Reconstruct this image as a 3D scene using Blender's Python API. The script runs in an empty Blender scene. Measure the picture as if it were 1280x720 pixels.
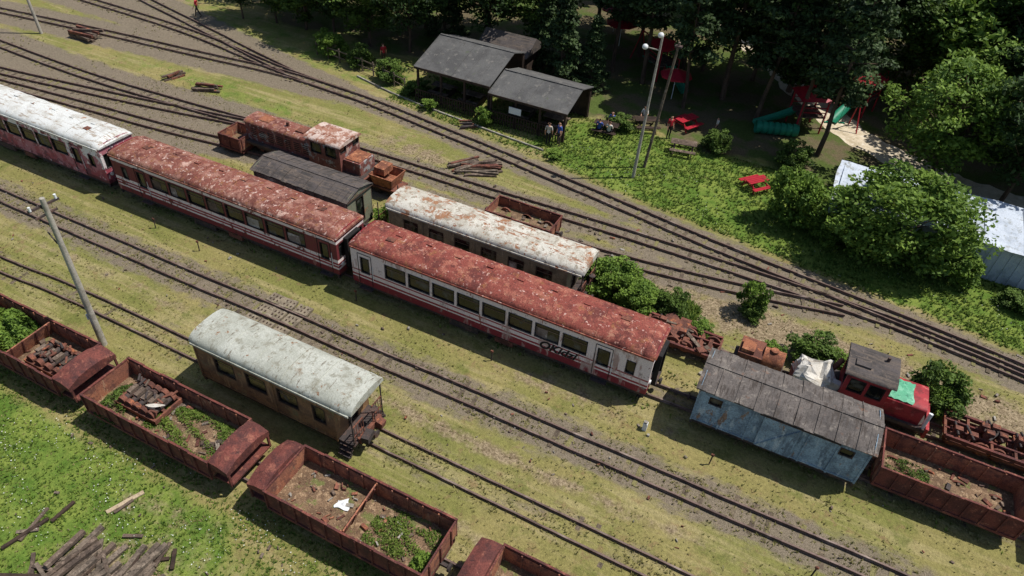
import bpy, math, random
import numpy as np
from mathutils import Vector, Matrix, Quaternion

R = random.Random(11)
NR = np.random.default_rng(11)
SC = bpy.context.scene
COL = SC.collection
pi = math.pi

def lin(c):
    c = c / 255.0
    return c / 12.92 if c <= 0.04045 else ((c + 0.055) / 1.055) ** 2.4
def C(r, g, b):
    return (lin(r), lin(g), lin(b), 1.0)

# ------------------------------------------------------------------ materials
class NT:
    def __init__(s, name):
        s.m = bpy.data.materials.new(name); s.m.use_nodes = True
        s.t = s.m.node_tree; s.t.nodes.clear()
        s.out = s.n('ShaderNodeOutputMaterial')
        s.pos = s.n('ShaderNodeNewGeometry').outputs['Position']
    def n(s, k): return s.t.nodes.new(k)
    def l(s, a, b): s.t.links.new(a, b)
    def noise(s, scale, detail=4, vec=None, off=0.0, rough=.55, dist=0.0):
        mp = s.n('ShaderNodeMapping'); s.l(s.pos, mp.inputs[0])
        mp.inputs['Location'].default_value = (off, off * 1.7, off * .6)
        if vec: mp.inputs['Scale'].default_value = vec
        nz = s.n('ShaderNodeTexNoise'); s.l(mp.outputs[0], nz.inputs['Vector'])
        nz.inputs['Scale'].default_value = scale; nz.inputs['Detail'].default_value = detail
        nz.inputs['Roughness'].default_value = rough; nz.inputs['Distortion'].default_value = dist
        return nz.outputs['Fac']
    def ramp(s, fac, a, b, lo=0., hi=1.):
        r = s.n('ShaderNodeMapRange'); r.interpolation_type = 'SMOOTHSTEP'
        s.l(fac, r.inputs['Value'])
        r.inputs['From Min'].default_value = a; r.inputs['From Max'].default_value = b
        r.inputs['To Min'].default_value = lo; r.inputs['To Max'].default_value = hi
        return r.outputs['Result']
    def math(s, op, a, b):
        m = s.n('ShaderNodeMath'); m.operation = op
        for i, v in enumerate((a, b)):
            if isinstance(v, (int, float)): m.inputs[i].default_value = v
            else: s.l(v, m.inputs[i])
        return m.outputs[0]
    def mix(s, fac, a, b, blend='MIX'):
        m = s.n('ShaderNodeMix'); m.data_type = 'RGBA'; m.blend_type = blend
        if isinstance(fac, (int, float)): m.inputs[0].default_value = fac
        else: s.l(fac, m.inputs[0])
        for i, v in ((6, a), (7, b)):
            if isinstance(v, tuple): m.inputs[i].default_value = v
            else: s.l(v, m.inputs[i])
        return m.outputs[2]
    def attr(s, name):
        a = s.n('ShaderNodeAttribute'); a.attribute_name = name
        return a.outputs['Fac']
    def finish(s, col, rough=.8, bump=None, bstr=.3, bdist=.02, metal=0., spec=.3, trans=None):
        p = s.n('ShaderNodeBsdfPrincipled')
        if isinstance(col, tuple): p.inputs['Base Color'].default_value = col
        else: s.l(col, p.inputs['Base Color'])
        if isinstance(rough, (int, float)): p.inputs['Roughness'].default_value = rough
        else: s.l(rough, p.inputs['Roughness'])
        p.inputs['Metallic'].default_value = metal
        p.inputs['Specular IOR Level'].default_value = spec
        if bump is not None:
            b = s.n('ShaderNodeBump'); b.inputs['Strength'].default_value = bstr
            b.inputs['Distance'].default_value = bdist
            s.l(bump, b.inputs['Height']); s.l(b.outputs[0], p.inputs['Normal'])
        sh = p.outputs[0]
        if trans is not None:
            tr = s.n('ShaderNodeBsdfTranslucent'); s.l(col, tr.inputs['Color'])
            mx = s.n('ShaderNodeMixShader'); mx.inputs[0].default_value = trans
            s.l(sh, mx.inputs[1]); s.l(tr.outputs[0], mx.inputs[2]); sh = mx.outputs[0]
        s.l(sh, s.out.inputs['Surface'])
        return s.m

M = {}
def weathered(name, base, layers=(), rough=.75, fine=.25, bands=None, bump=8., bstr=.35, metal=0., spec=.3):
    t = NT(name)
    if bands:
        sx = t.n('ShaderNodeSeparateXYZ'); t.l(t.pos, sx.inputs[0])
        dz = t.math('ADD', sx.outputs[2], t.math('MULTIPLY', t.math('SUBTRACT', t.noise(3., 2, off=9.), .5), .03))
        mr = t.math('DIVIDE', dz, 4.0)
        cr = t.n('ShaderNodeValToRGB'); t.l(mr, cr.inputs[0]); cr.color_ramp.interpolation = 'CONSTANT'
        el = cr.color_ramp.elements
        while len(el) > 1: el.remove(el[-1])
        el[0].position = 0.; el[0].color = bands[0][1]
        for z, c in bands[1:]:
            e = el.new(z / 4.0); e.color = c
        col = cr.outputs[0]
    else:
        col = base
    for i, L in enumerate(layers):
        c, sc, thr, soft = L[:4]
        vec = L[4] if len(L) > 4 else None
        nz = t.noise(sc, 4, vec, off=3.1 * i + 1.3 + len(name), rough=.68)
        col = t.mix(t.ramp(nz, thr - soft, thr + soft), col, c)
    f = t.noise(20., 3, off=5.)
    g = t.ramp(f, .25, .75, 1. - fine, 1. + fine)
    cc = t.n('ShaderNodeCombineColor')
    for k in range(3): t.l(g, cc.inputs[k])
    col = t.mix(1., col, cc.outputs[0], 'MULTIPLY')
    M[name] = t.finish(col, rough, t.noise(bump, 3, off=2.), bstr, .02, metal, spec)
    return M[name]

RUST = C(124, 74, 54); RUSTD = C(84, 54, 46); RUSTO = C(158, 98, 66)
V3 = (1., 1., .25)
weathered('roof_red', C(128, 66, 56), [(C(98, 51, 45), .9, .55, .08), (C(150, 92, 76), 2.2, .57, .06), (C(134, 86, 58), 1.7, .62, .05), (C(190, 154, 142), 5., .635, .02), (C(82, 49, 45), 7., .64, .05), (C(178, 134, 118), 1.3, .69, .02), (C(156, 108, 88), 3.5, .62, .03)], .85, .38)
weathered('roof_red_old', C(124, 74, 62), [(C(98, 57, 49), .8, .54, .1), (C(148, 106, 92), 2.0, .54, .07), (C(190, 162, 150), 4., .62, .02), (C(134, 90, 62), 3., .6, .05), (C(182, 148, 134), 1.1, .66, .02), (C(86, 55, 48), 7., .64, .05)], .85, .38)
weathered('roof_white', C(203, 204, 200), [(C(182, 180, 172), 1., .55, .1), (C(146, 110, 88), 2.6, .655, .02), (C(120, 82, 60), 8., .69, .02), (C(158, 146, 132), 3., .59, .06, (.4, 2, 1)), (C(154, 116, 92), 1.4, .69, .03)], .7, .12)
weathered('roof_cream', C(176, 170, 156), [(C(196, 192, 180), 1.1, .5, .1), (C(148, 108, 80), 1.4, .575, .04), (C(130, 82, 56), 4., .62, .03), (C(146, 136, 120), 3., .58, .06), (C(140, 94, 66), 2., .61, .04, (.5, 2.2, 1))], .8, .2)
weathered('roof_pale', C(158, 159, 147), [(C(176, 177, 166), .8, .5, .12), (C(140, 138, 124), 2.5, .58, .07), (C(134, 104, 80), 3., .66, .03), (C(130, 114, 94), 1.2, .665, .05), (C(116, 108, 94), 3., .63, .04, (3., .5, 1))], .8, .17)
weathered('roof_dark', C(82, 76, 74), [(C(64, 60, 58), 1.2, .52, .1), (C(108, 96, 86), 2.8, .62, .05), (C(96, 86, 78), 3., .55, .1, (.3, 3, 1))], .9, .22)
weathered('roof_grey', C(101, 94, 89), [(C(80, 75, 72), 1., .52, .12), (C(124, 116, 108), 2.5, .6, .06), (C(74, 67, 62), 3., .57, .06, (3, .4, 1)), (C(112, 88, 74), 1.6, .64, .05)], .9, .28)
weathered('roof_shelter', C(92, 91, 89), [(C(76, 75, 74), .8, .52, .14), (C(110, 107, 102), 2.2, .62, .06), (C(72, 68, 62), 4., .66, .05), (C(86, 90, 76), 1.5, .66, .06)], .9, .2)
mar = C(146, 50, 60); wht = C(226, 212, 208)
weathered('livery_a', None, [(C(108, 54, 52), 2., .6, .05), (C(160, 108, 100), 3., .64, .03, V3), (C(176, 142, 132), 6., .68, .02), (C(74, 44, 42), 3., .65, .05, V3)],
          .6, .15, bands=[(0, C(122, 46, 52)), (.92, wht), (1.02, mar), (1.14, wht), (1.2, mar), (1.3, wht), (1.5, C(112, 50, 54)), (2.45, wht), (2.6, mar)])
weathered('livery_b', None, [(C(176, 150, 142), 2., .61, .06, V3), (C(140, 86, 74), 3., .655, .03, V3), (C(126, 78, 66), 7., .68, .02), (C(134, 122, 118), 2.2, .66, .06)],
          .6, .15, bands=[(0, C(130, 44, 54)), (.98, wht), (1.06, mar), (1.16, wht), (1.36, mar), (1.44, wht), (2.6, mar)])
weathered('livery_c', None, [(C(176, 112, 122), 1.6, .5, .03, (.7, 1, .6)), (C(116, 66, 80), 2.1, .56, .02), (C(214, 200, 204), 2.6, .62, .02), (C(84, 74, 78), 5., .68, .02)],
          .5, .12, bands=[(0, C(104, 50, 60)), (.8, C(160, 74, 86)), (1.5, C(222, 212, 212)), (2.2, C(228, 224, 222))])
weathered('wagon_rust', C(110, 61, 53), [(C(86, 50, 46), 1.2, .5, .08), (C(132, 82, 68), 2.8, .6, .05), (C(152, 106, 88), 5., .67, .03), (C(74, 46, 44), 3., .6, .08, V3)], .85, .32)
weathered('wagon_inside', C(136, 88, 70), [(C(160, 106, 80), 1.4, .52, .07), (C(108, 72, 62), 2.6, .55, .07), (C(172, 134, 106), 4., .64, .03, V3), (C(100, 96, 78), 1.8, .66, .05)], .9, .32)
weathered('floor_debris', C(120, 97, 75), [(C(98, 78, 60), 2., .5, .08), (C(146, 122, 96), 4., .58, .04), (C(102, 104, 60), 1.6, .58, .05), (C(162, 144, 122), 12., .66, .03)], .95, .4, bump=20., bstr=.8)
weathered('rust', C(116, 74, 60), [(RUSTD, 1.6, .52, .08), (RUSTO, 3.2, .62, .05), (C(160, 126, 104), 8., .7, .03)], .9, .3)
weathered('rust_orange', C(146, 92, 66), [(C(108, 68, 52), 1.8, .52, .08), (C(174, 122, 90), 3.5, .6, .06), (C(92, 60, 50), 6., .64, .04)], .9, .3)
weathered('loco_body', C(124, 76, 68), [(C(150, 150, 148), 1.6, .58, .04), (C(98, 60, 54), 2.2, .55, .06), (C(172, 146, 134), 3., .63, .03, V3), (C(78, 70, 72), 4., .64, .03)], .85, .25)
weathered('loco_cabroof', C(154, 112, 94), [(C(194, 174, 162), 1.6, .5, .06), (C(122, 76, 58), 2.4, .57, .05), (C(208, 196, 186), 4., .64, .03)], .85, .25)
weathered('steel_dark', C(64, 57, 55), [(C(90, 70, 62), 2., .55, .08), (C(46, 42, 42), 4., .6, .08)], .8, .25)
weathered('rail', C(110, 90, 82), [(C(86, 69, 63), 2., .55, .08), (C(142, 126, 116), .8, .62, .1)], .6, .2, metal=.1)
weathered('sleeper', C(100, 88, 73), [(C(78, 68, 58), 1., .5, .1), (C(120, 108, 88), 2., .6, .06), (C(116, 110, 72), 1.3, .54, .06)], .95, .4)
weathered('brown_body', C(144, 110, 76), [(C(116, 88, 64), 1.2, .5, .1), (C(168, 134, 94), 2.2, .62, .05, V3), (C(124, 118, 84), 1.6, .62, .06), (C(88, 68, 54), 6., .68, .04)], .8, .2)
weathered('olive_body', C(140, 128, 104), [(C(110, 100, 82), 1.2, .52, .1), (C(168, 154, 128), 2.4, .62, .05, V3), (C(128, 92, 70), 3., .66, .04)], .8, .2)
weathered('dark_body', C(126, 114, 108), [(C(176, 172, 166), 1.5, .56, .05), (C(94, 84, 78), 2.4, .55, .08, V3), (C(132, 98, 78), 4., .66, .04)], .85, .2)
weathered('green_end', C(120, 122, 102), [(C(94, 96, 78), 1.6, .55, .08), (C(142, 110, 84), 3., .62, .05)], .85, .2)
weathered('blue_body', C(136, 160, 176), [(C(110, 130, 146), 1.4, .52, .08), (C(168, 184, 192), 2.6, .6, .05, V3), (C(138, 116, 100), 3., .62, .03, V3), (C(88, 98, 108), 7., .64, .04), (C(104, 122, 136), 2., .59, .03, (1.5, 1, .3))], .8, .28)
weathered('red_paint', C(160, 46, 52), [(C(124, 40, 44), 1.6, .56, .08), (C(182, 92, 86), 3., .64, .04), (C(102, 60, 52), 5., .68, .03)], .6, .15)
weathered('tarp_green', C(84, 160, 124), [(C(124, 184, 152), 1.8, .55, .08), (C(58, 122, 96), 4., .6, .05)], .6, .15)
weathered('tarp_white', C(205, 200, 190), [(C(176, 168, 154), 1.8, .54, .08), (C(140, 122, 104), 4., .64, .05)], .7, .12)
weathered('concrete', C(150, 144, 134), [(C(124, 118, 108), 1.4, .52, .1), (C(170, 166, 158), 4., .6, .06)], .9, .2)
weathered('concrete_slab', C(134, 122, 104), [(C(104, 94, 80), 2.4, .52, .1), (C(152, 142, 124), 5., .62, .06), (C(118, 114, 76), 2., .62, .05)], .95, .25)
weathered('pole_concrete', C(168, 162, 150), [(C(140, 134, 122), 2., .55, .1), (C(124, 110, 94), 5., .68, .05)], .9, .15)
weathered('white_metal', C(220, 222, 222), [(C(190, 192, 190), 2., .6, .1)], .5, .05)
weathered('shed_roof', C(190, 198, 208), [(C(166, 175, 186), .9, .55, .1), (C(148, 151, 148), 2., .6, .06), (C(136, 135, 122), 5., .64, .04)], .7, .14)
weathered('shed_wall', C(172, 182, 190), [(C(148, 158, 164), 1., .55, .1), (C(188, 194, 198), 3., .62, .06, V3)], .7, .12)
weathered('wood_grey', C(114, 101, 88), [(C(86, 76, 66), 1.6, .52, .1), (C(138, 124, 108), 3., .6, .06), (C(66, 58, 50), 7., .6, .06)], .95, .3)
weathered('wood_old', C(102, 87, 75), [(C(74, 63, 55), 1.8, .52, .1), (C(130, 114, 100), 3., .6, .06)], .95, .3)
weathered('wood_pale', C(174, 156, 130), [(C(146, 128, 102), 2., .55, .1)], .95, .2)
weathered('wood_dark', C(66, 52, 43), [(C(48, 38, 32), 2., .55, .1)], .9, .2)
weathered('plastic_red', C(166, 36, 50), [(C(130, 30, 40), 2., .6, .1)], .5, .08)
weathered('plastic_teal', C(34, 130, 100), [(C(26, 104, 82), 2., .6, .1)], .5, .08)
weathered('plastic_blue', C(50, 80, 150), [], .6, .08)
weathered('black', C(30, 29, 29), [(C(48, 44, 42), 3., .6, .1)], .8, .15)
weathered('skin', C(198, 150, 124), [], .6, .03)
weathered('hair', C(50, 38, 28), [], .8, .1)
weathered('gravel', C(126, 116, 104), [(C(98, 88, 78), 6., .52, .06), (C(154, 144, 132), 14., .58, .04)], .95, .4, bump=30., bstr=1.)
weathered('path_sand', C(200, 186, 162), [(C(174, 160, 134), .8, .54, .1), (C(214, 204, 186), 2.5, .6, .08), (C(144, 132, 102), 3., .66, .05)], .95, .15)
weathered('bark', C(96, 78, 64), [(C(68, 56, 46), 3., .52, .1, V3)], .95, .3)
def glass_mat():
    t = NT('glass')
    n = t.noise(2.2, 4)
    col = t.mix(t.ramp(n, .5, .72), C(24, 26, 26), C(88, 88, 80))
    M['glass'] = t.finish(col, t.ramp(n, .45, .7, .12, .6), spec=.5)
glass_mat()
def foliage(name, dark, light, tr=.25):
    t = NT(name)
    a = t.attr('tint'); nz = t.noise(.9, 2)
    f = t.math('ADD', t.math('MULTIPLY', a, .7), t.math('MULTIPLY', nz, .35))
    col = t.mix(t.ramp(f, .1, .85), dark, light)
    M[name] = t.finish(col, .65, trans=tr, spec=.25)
foliage('leaf_mid', C(42, 62, 26), C(98, 122, 50))
foliage('leaf_bright', C(58, 88, 30), C(124, 150, 60))
foliage('leaf_dark', C(30, 46, 24), C(72, 96, 46))
foliage('leaf_pine', C(32, 46, 28), C(74, 94, 52), .15)
foliage('grass_mat', C(106, 106, 58), C(160, 152, 102), .3)
foliage('grass_lush', C(68, 96, 34), C(124, 142, 62), .3)
foliage('flower', C(190, 190, 180), C(225, 225, 215), .2)

# ------------------------------------------------------------------ mesh builder
class MB:
    def __init__(s, name, loc=(0, 0, 0), rz=0.):
        s.root = bpy.data.objects.new(name, None); COL.objects.link(s.root)
        s.root.location = loc; s.root.rotation_euler = (0, 0, rz); s.root.empty_display_size = .3
        s.cur = None
    def part(s, name):
        s.flush(); s.cur = name; s.v = []; s.f = []; s.mi = []; s.sm = []; s.mats = []
        return s
    def flush(s):
        if s.cur and s.f:
            me = bpy.data.meshes.new(s.cur); me.from_pydata(s.v, [], s.f)
            for m in s.mats: me.materials.append(M[m])
            me.polygons.foreach_set('material_index', s.mi); me.polygons.foreach_set('use_smooth', s.sm)
            me.update()
            o = bpy.data.objects.new(s.cur, me); COL.objects.link(o); o.parent = s.root
        s.cur = None
    def done(s): s.flush(); return s.root
    def m(s, mat):
        if mat not in s.mats: s.mats.append(mat)
        return s.mats.index(mat)
    def add(s, vs, fs, mat, smooth=False):
        b = len(s.v); s.v += [tuple(v) for v in vs]; k = s.m(mat)
        for f in fs: s.f.append([i + b for i in f]); s.mi.append(k); s.sm.append(smooth)
    BF = [(0, 3, 2, 1), (4, 5, 6, 7), (0, 1, 5, 4), (1, 2, 6, 5), (2, 3, 7, 6), (3, 0, 4, 7)]
    def box(s, x0, x1, y0, y1, z0, z1, mat):
        s.add([(x0, y0, z0), (x1, y0, z0), (x1, y1, z0), (x0, y1, z0), (x0, y0, z1), (x1, y0, z1), (x1, y1, z1), (x0, y1, z1)], s.BF, mat)
    def obox(s, c, sz, rot, mat):
        E = Matrix.Rotation(rot[2], 3, 'Z') @ Matrix.Rotation(rot[1], 3, 'Y') @ Matrix.Rotation(rot[0], 3, 'X')
        vs = []
        for z in (-.5, .5):
            for x, y in ((-.5, -.5), (.5, -.5), (.5, .5), (-.5, .5)):
                vs.append(Vector(c) + E @ Vector((x * sz[0], y * sz[1], z * sz[2])))
        s.add(vs, s.BF, mat)
    def beam(s, p, q, w, h, mat):
        p = Vector(p); q = Vector(q); d = (q - p).normalized()
        up = Vector((0, 0, 1)) if abs(d.z) < .95 else Vector((1, 0, 0))
        a = d.cross(up).normalized() * w / 2; b = a.cross(d).normalized() * h / 2
        vs = [p - a - b, p + a - b, p + a + b, p - a + b, q - a - b, q + a - b, q + a + b, q - a + b]
        s.add(vs, [(0, 3, 2, 1)[::-1], (4, 5, 6, 7)[::-1], (0, 1, 5, 4), (1, 2, 6, 5), (2, 3, 7, 6), (3, 0, 4, 7)], mat)
    def cyl(s, p, q, r, mat, n=12, r2=None, caps=True):
        r2 = r if r2 is None else r2
        p = Vector(p); q = Vector(q); d = (q - p).normalized()
        up = Vector((0, 0, 1)) if abs(d.z) < .95 else Vector((1, 0, 0))
        a = d.cross(up).normalized(); b = d.cross(a)
        ring = [a * math.cos(2 * pi * i / n) + b * math.sin(2 * pi * i / n) for i in range(n)]
        vs = [p + e * r for e in ring] + [q + e * r2 for e in ring]
        s.add(vs, [(i, (i + 1) % n, n + (i + 1) % n, n + i) for i in range(n)], mat, True)
        if caps:
            s.add(vs[:n], [tuple(range(n))[::-1]], mat); s.add(vs[n:], [tuple(range(n))], mat)
    def loft(s, secs, mat, smooth=True, caps=True):
        n = len(secs[0]); vs = [p for sec in secs for p in sec]; fs = []
        for k in range(len(secs) - 1):
            for i in range(n - 1):
                a = k * n + i; fs.append((a, a + 1, a + n + 1, a + n))
        s.add(vs, fs, mat, smooth)
        if caps:
            s.add(secs[0], [tuple(range(n))], mat); s.add(secs[-1], [tuple(range(n))[::-1]], mat)

def arch(x, yc, w, z, rise, n=12, pw=.75):
    out = []
    for i in range(n + 1):
        t = pi * i / n; c, sn = math.cos(t), math.sin(t)
        y = math.copysign(abs(c) ** pw, c) * w / 2
        out.append((x, yc - y, z + rise * (abs(sn) ** .9)))
    return out

def arched_roof(b, x0, x1, yc, w, z, rise, mat, ribs=1.0, droop=.35, vents=0, under='steel_dark'):
    b.part('roof')
    dx = .45
    S = [(x0, .96, droop), (x0 + dx * .5, .99, .75 if droop < .9 else .97), (x0 + dx, 1., 1.)]
    nseg = int((x1 - x0) / .5)
    for i in range(1, nseg):
        S.append((x0 + dx + (x1 - x0 - 2 * dx) * i / nseg, 1. + R.uniform(-.006, .006), 1. + R.uniform(-.06, .05)))
    S += [(x1 - dx, 1., 1.), (x1 - dx * .5, .99, .75 if droop < .9 else .97), (x1, .96, droop)]
    b.loft([arch(x, yc, w * a, z, rise * c) for x, a, c in S], mat)
    b.loft([[(x, yc - w * .47, z - .03), (x, yc + w * .47, z - .03)] for x in (x0 + .05, x1 - .05)], under, False, False)
    for sy in (-1, 1):
        b.box(x0 + .1, x1 - .1, yc + sy * w / 2 - .025 + sy * .01, yc + sy * w / 2 + .025 + sy * .01, z - .07, z + .012, mat)
    if ribs:
        k = int((x1 - x0 - 1.) / ribs)
        for i in range(k + 1):
            x = x0 + .5 + (x1 - x0 - 1.) * i / k
            b.loft([arch(x + d, yc, w * 1.004, z, rise + e) for d, e in ((-.03, .008), (-.018, .034), (.018, .034), (.03, .008))], mat, False, False)
    for i in range(vents):
        x = x0 + 1.2 + (x1 - x0 - 2.4) * (i + .5) / vents; y = yc + (.42 if i % 2 else .3)
        b.box(x - .16, x + .16, y - .1, y + .1, z + rise * .8, z + rise + .045, mat)
    if vents:  # few larger irregular fittings
        for fx in (.12, .88, .97):
            x = x0 + (x1 - x0) * fx
            b.obox((x, yc + R.uniform(-.2, .3), z + rise * (.97 if fx < .95 else .55)), (.42, .3, .1), (0, 0, R.uniform(-.1, .1)), 'rust')
        b.beam((x0 + 2, yc - .55, z + rise * .86), (x0 + 6.2, yc - .52, z + rise * .87), .035, .03, mat)

def wall(b, p0, dirv, L, z0, z1, ops, mat, frame='black', glass='glass', out=None, inset=.06):
    """vertical wall starting p0 along dirv; outward normal out; ops (a0,a1,z0,z1)"""
    p0 = Vector(p0); d = Vector(dirv); o = Vector(out)
    P = lambda a, z, e=0.: p0 + d * a + Vector((0, 0, z)) + o * e
    xs = sorted({0., L} | {v for q in ops for v in q[:2]}); zs = sorted({z0, z1} | {v for q in ops for v in q[2:4]})
    flip = d.cross(Vector((0, 0, 1))).dot(o) < 0
    def quad(a, m):
        b.add(a if not flip else a[::-1], [(0, 1, 2, 3)], m)
    for i in range(len(xs) - 1):
        for j in range(len(zs) - 1):
            cx = (xs[i] + xs[i + 1]) / 2; cz = (zs[j] + zs[j + 1]) / 2
            if any(q[0] < cx < q[1] and q[2] < cz < q[3] for q in ops): continue
            quad([P(xs[i], zs[j]), P(xs[i + 1], zs[j]), P(xs[i + 1], zs[j + 1]), P(xs[i], zs[j + 1])], mat)
    for q in ops:
        a0, a1, c0, c1 = q[:4]
        cs = [(a0, c0), (a1, c0), (a1, c1), (a0, c1)]
        for k in range(4):
            u, v = cs[k], cs[(k + 1) % 4]
            b.add([P(u[0], u[1]), P(u[0], u[1], -inset), P(v[0], v[1], -inset), P(v[0], v[1])], [(0, 1, 2, 3)], frame)
        quad([P(a0, c0, -inset), P(a1, c0, -inset), P(a1, c1, -inset), P(a0, c1, -inset)], glass)
        f = .035
        for (u0, u1, w0, w1) in ((a0 - f, a1 + f, c0 - f, c0), (a0 - f, a1 + f, c1, c1 + f), (a0 - f, a0, c0, c1), (a1, a1 + f, c0, c1)):
            quad([P(u0, w0, .012), P(u1, w0, .012), P(u1, w1, .012), P(u0, w1, .012)], frame)
        if len(q) > 4 and q[4]:  # sash bar
            zz = c0 + (c1 - c0) * .68
            quad([P(a0, zz - .015, -inset + .02), P(a1, zz - .015, -inset + .02), P(a1, zz + .015, -inset + .02), P(a0, zz + .015, -inset + .02)], 'rail')
            if R.random() < .35:  # pale blind or board behind part of the glass
                am = a0 + (a1 - a0) * R.uniform(.3, .7)
                quad([P(a0, c0, -inset + .008), P(am, c0, -inset + .008), P(am, zz - .02, -inset + .008), P(a0, zz - .02, -inset + .008)], R.choice(['concrete', 'wood_old', 'dark_body']))
        r = .09
        for (ca, cz, sa, sz) in ((a0, c0, 1, 1), (a1, c0, -1, 1), (a1, c1, -1, -1), (a0, c1, 1, -1)):
            t = [P(ca, cz, -.006), P(ca + sa * r, cz, -.006), P(ca, cz + sz * r, -.006)]
            b.add(t, [(0, 1, 2)], frame)

def bogie(b, x, yc, mat='steel_dark', wb=1.3, wr=.33, g=.42):
    for sx in (-wb / 2, wb / 2):
        b.cyl((x + sx, yc - g - .25, wr + .14), (x + sx, yc + g + .25, wr + .14), .06, mat, 8)
        for sy in (-1, 1):
            b.cyl((x + sx, yc + sy * g, wr + .14), (x + sx, yc + sy * (g + .09), wr + .14), wr, mat, 16)
            b.box(x + sx - .12, x + sx + .12, yc + sy * (g + .2) - .07, yc + sy * (g + .2) + .07, .32, .6, 'rust')
    for sy in (-1, 1):
        b.box(x - wb / 2 - .25, x + wb / 2 + .25, yc + sy * (g + .3) - .03, yc + sy * (g + .3) + .03, .46, .58, mat)
    b.box(x - .15, x + .15, yc - g - .27, yc + g + .27, .42, .55, mat)

def coupler(b, x, yc, sx, mat='steel_dark', z=.62):
    b.box(min(x, x + sx * .32), max(x, x + sx * .32), yc - .06, yc + .06, z - .06, z + .06, mat)
    b.cyl((x + sx * .32, yc, z), (x + sx * .4, yc, z), .16, mat, 12)

def underframe(b, x0, x1, yc, w, z=.6, mat='steel_dark'):
    for sy in (-1, 1):
        b.box(x0, x1, yc + sy * (w / 2 - .1) - .05, yc + sy * (w / 2 - .1) + .05, z - .16, z, mat)
    b.box(x0 + .1, x1 - .1, yc - w / 2 + .16, yc + w / 2 - .16, z - .06, z - .01, mat)
    for x in (x0, x1 - .1):
        b.box(x, x + .1, yc - w / 2, yc + w / 2, z - .22, z + .0, mat)

def coach(name, x0, x1, yc, livery, roof, w=2.2, lettering=None, mirrored=False):
    b = MB(name); L = x1 - x0
    z0, z1 = .62, 2.78
    wins = [(1.95 + i * 1.31, 1.95 + i * 1.31 + 1.1, 1.56, 2.34, 1) for i in range(8)]
    doors = [(.55, 1.0, 1.35, 2.25), (12.75, 13.25, 1.35, 2.25), (14.05, 14.4, 1.5, 2.2)]
    k = L / 15.1
    ops = [(q[0] * k, q[1] * k) + tuple(q[2:]) for q in wins + doors]
    if mirrored: ops = [(L - q[1], L - q[0]) + tuple(q[2:]) for q in ops]
    b.part('body')
    for sy in (-1, 1):
        y = yc + sy * w / 2
        wall(b, (x0 + .0, y, 0), (1, 0, 0), L, z0, z1, ops, livery, out=(0, sy, 0))
    for ex, o in ((x0, -1), (x1, 1)):
        eo = [(.2, .68, 1.55, 2.35), (.84, w - .84, .75, 2.3), (w - .68, w - .2, 1.55, 2.35)]
        wall(b, (ex, yc - w / 2, 0), (0, 1, 0), w, z0, z1, eo, livery, out=(o, 0, 0))
        b.loft([arch(ex + e, yc, w * .97, z1 - .02, .26) for e in (0, -.02 * o)], livery, False, True)
        b.box(min(ex, ex + o * .25), max(ex, ex + o * .25), yc - .45, yc + .45, .7, .76, 'steel_dark')
        for sy in (-1, 1):
            b.box(min(ex, ex + o * .22), max(ex, ex + o * .22), yc + sy * .48 - .05, yc + sy * .48 + .05, .75, 2.45, 'black')
            b.cyl((ex, yc + sy * .8, 1.15), (ex + o * .06, yc + sy * .8, 1.15), .1, 'white_metal', 10)
        b.box(min(ex, ex + o * .22), max(ex, ex + o * .22), yc - .53, yc + .53, 2.45, 2.53, 'black')
    b.part('doors')
    for dd in (doors[0], doors[1]):
        c = (dd[0] + dd[1]) / 2 * k
        c = L - c if mirrored else c
        for sy in (-1, 1):
            y = yc + sy * (w / 2 + .008)
            for e in (-.38, .38):
                b.box(x0 + c + e - .012, x0 + c + e + .012, y - .01, y + .01, .66, 2.45, 'black')
            b.box(x0 + c - .38, x0 + c + .38, y - .01, y + .01, 2.45, 2.48, 'black')
            b.box(x0 + c - .36, x0 + c + .36, y + sy * .02 - .13, y + sy * .02 + .13, .38, .43, 'steel_dark')
            b.cyl((x0 + c + .46, y + sy * .04, 1.1), (x0 + c + .46, y + sy * .04, 1.9), .015, 'white_metal', 6)
    arched_roof(b, x0 - .08, x1 + .08, yc, w + .12, z1, .36, roof, ribs=1.02, vents=8)
    b.part('underframe')
    underframe(b, x0 + .05, x1 - .05, yc, w)
    for sy in (-1, 1):
        y = yc + sy * (w / 2 - .2)
        b.box(x0 + L * .36, x0 + L * .46, y - .18, y + .18, .2, .55, 'steel_dark')
        b.box(x0 + L * .52, x0 + L * .58, y - .18, y + .18, .25, .55, 'rust')
        b.cyl((x0 + L * .62, y, .38), (x0 + L * .7, y, .38), .14, 'steel_dark', 10)
    bogie(b, x0 + 2.6, yc, wb=1.5); bogie(b, x1 - 2.6, yc, wb=1.5)
    coupler(b, x0, yc, -1); coupler(b, x1, yc, 1)
    b.done()
    if lettering:
        cu = bpy.data.curves.new('lettering', 'FONT'); cu.body = lettering[0]; cu.size = .62; cu.extrude = .003
        cu.shear = .35; cu.offset = .02
        o = bpy.data.objects.new('lettering', cu); COL.objects.link(o); o.parent = b.root
        o.location = (lettering[1], yc - w / 2 - .006, 1.02); o.rotation_euler = (pi / 2, 0, 0)
        cu.materials.append(M['black'])
    return b

coach('rusty_passenger_coach', -17.55, -2.55, 21.65, 'livery_b', 'roof_red', lettering=('OKidzi', -7.6))
coach('rusty_passenger_coach', -33.35, -18.35, 21.6, 'livery_a', 'roof_red_old', mirrored=True)
coach('graffiti_passenger_coach', -49.2, -34.15, 21.6, 'livery_c', 'roof_white')
coach('graffiti_passenger_coach', -65.1, -50.05, 21.6, 'livery_c', 'roof_white')

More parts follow.
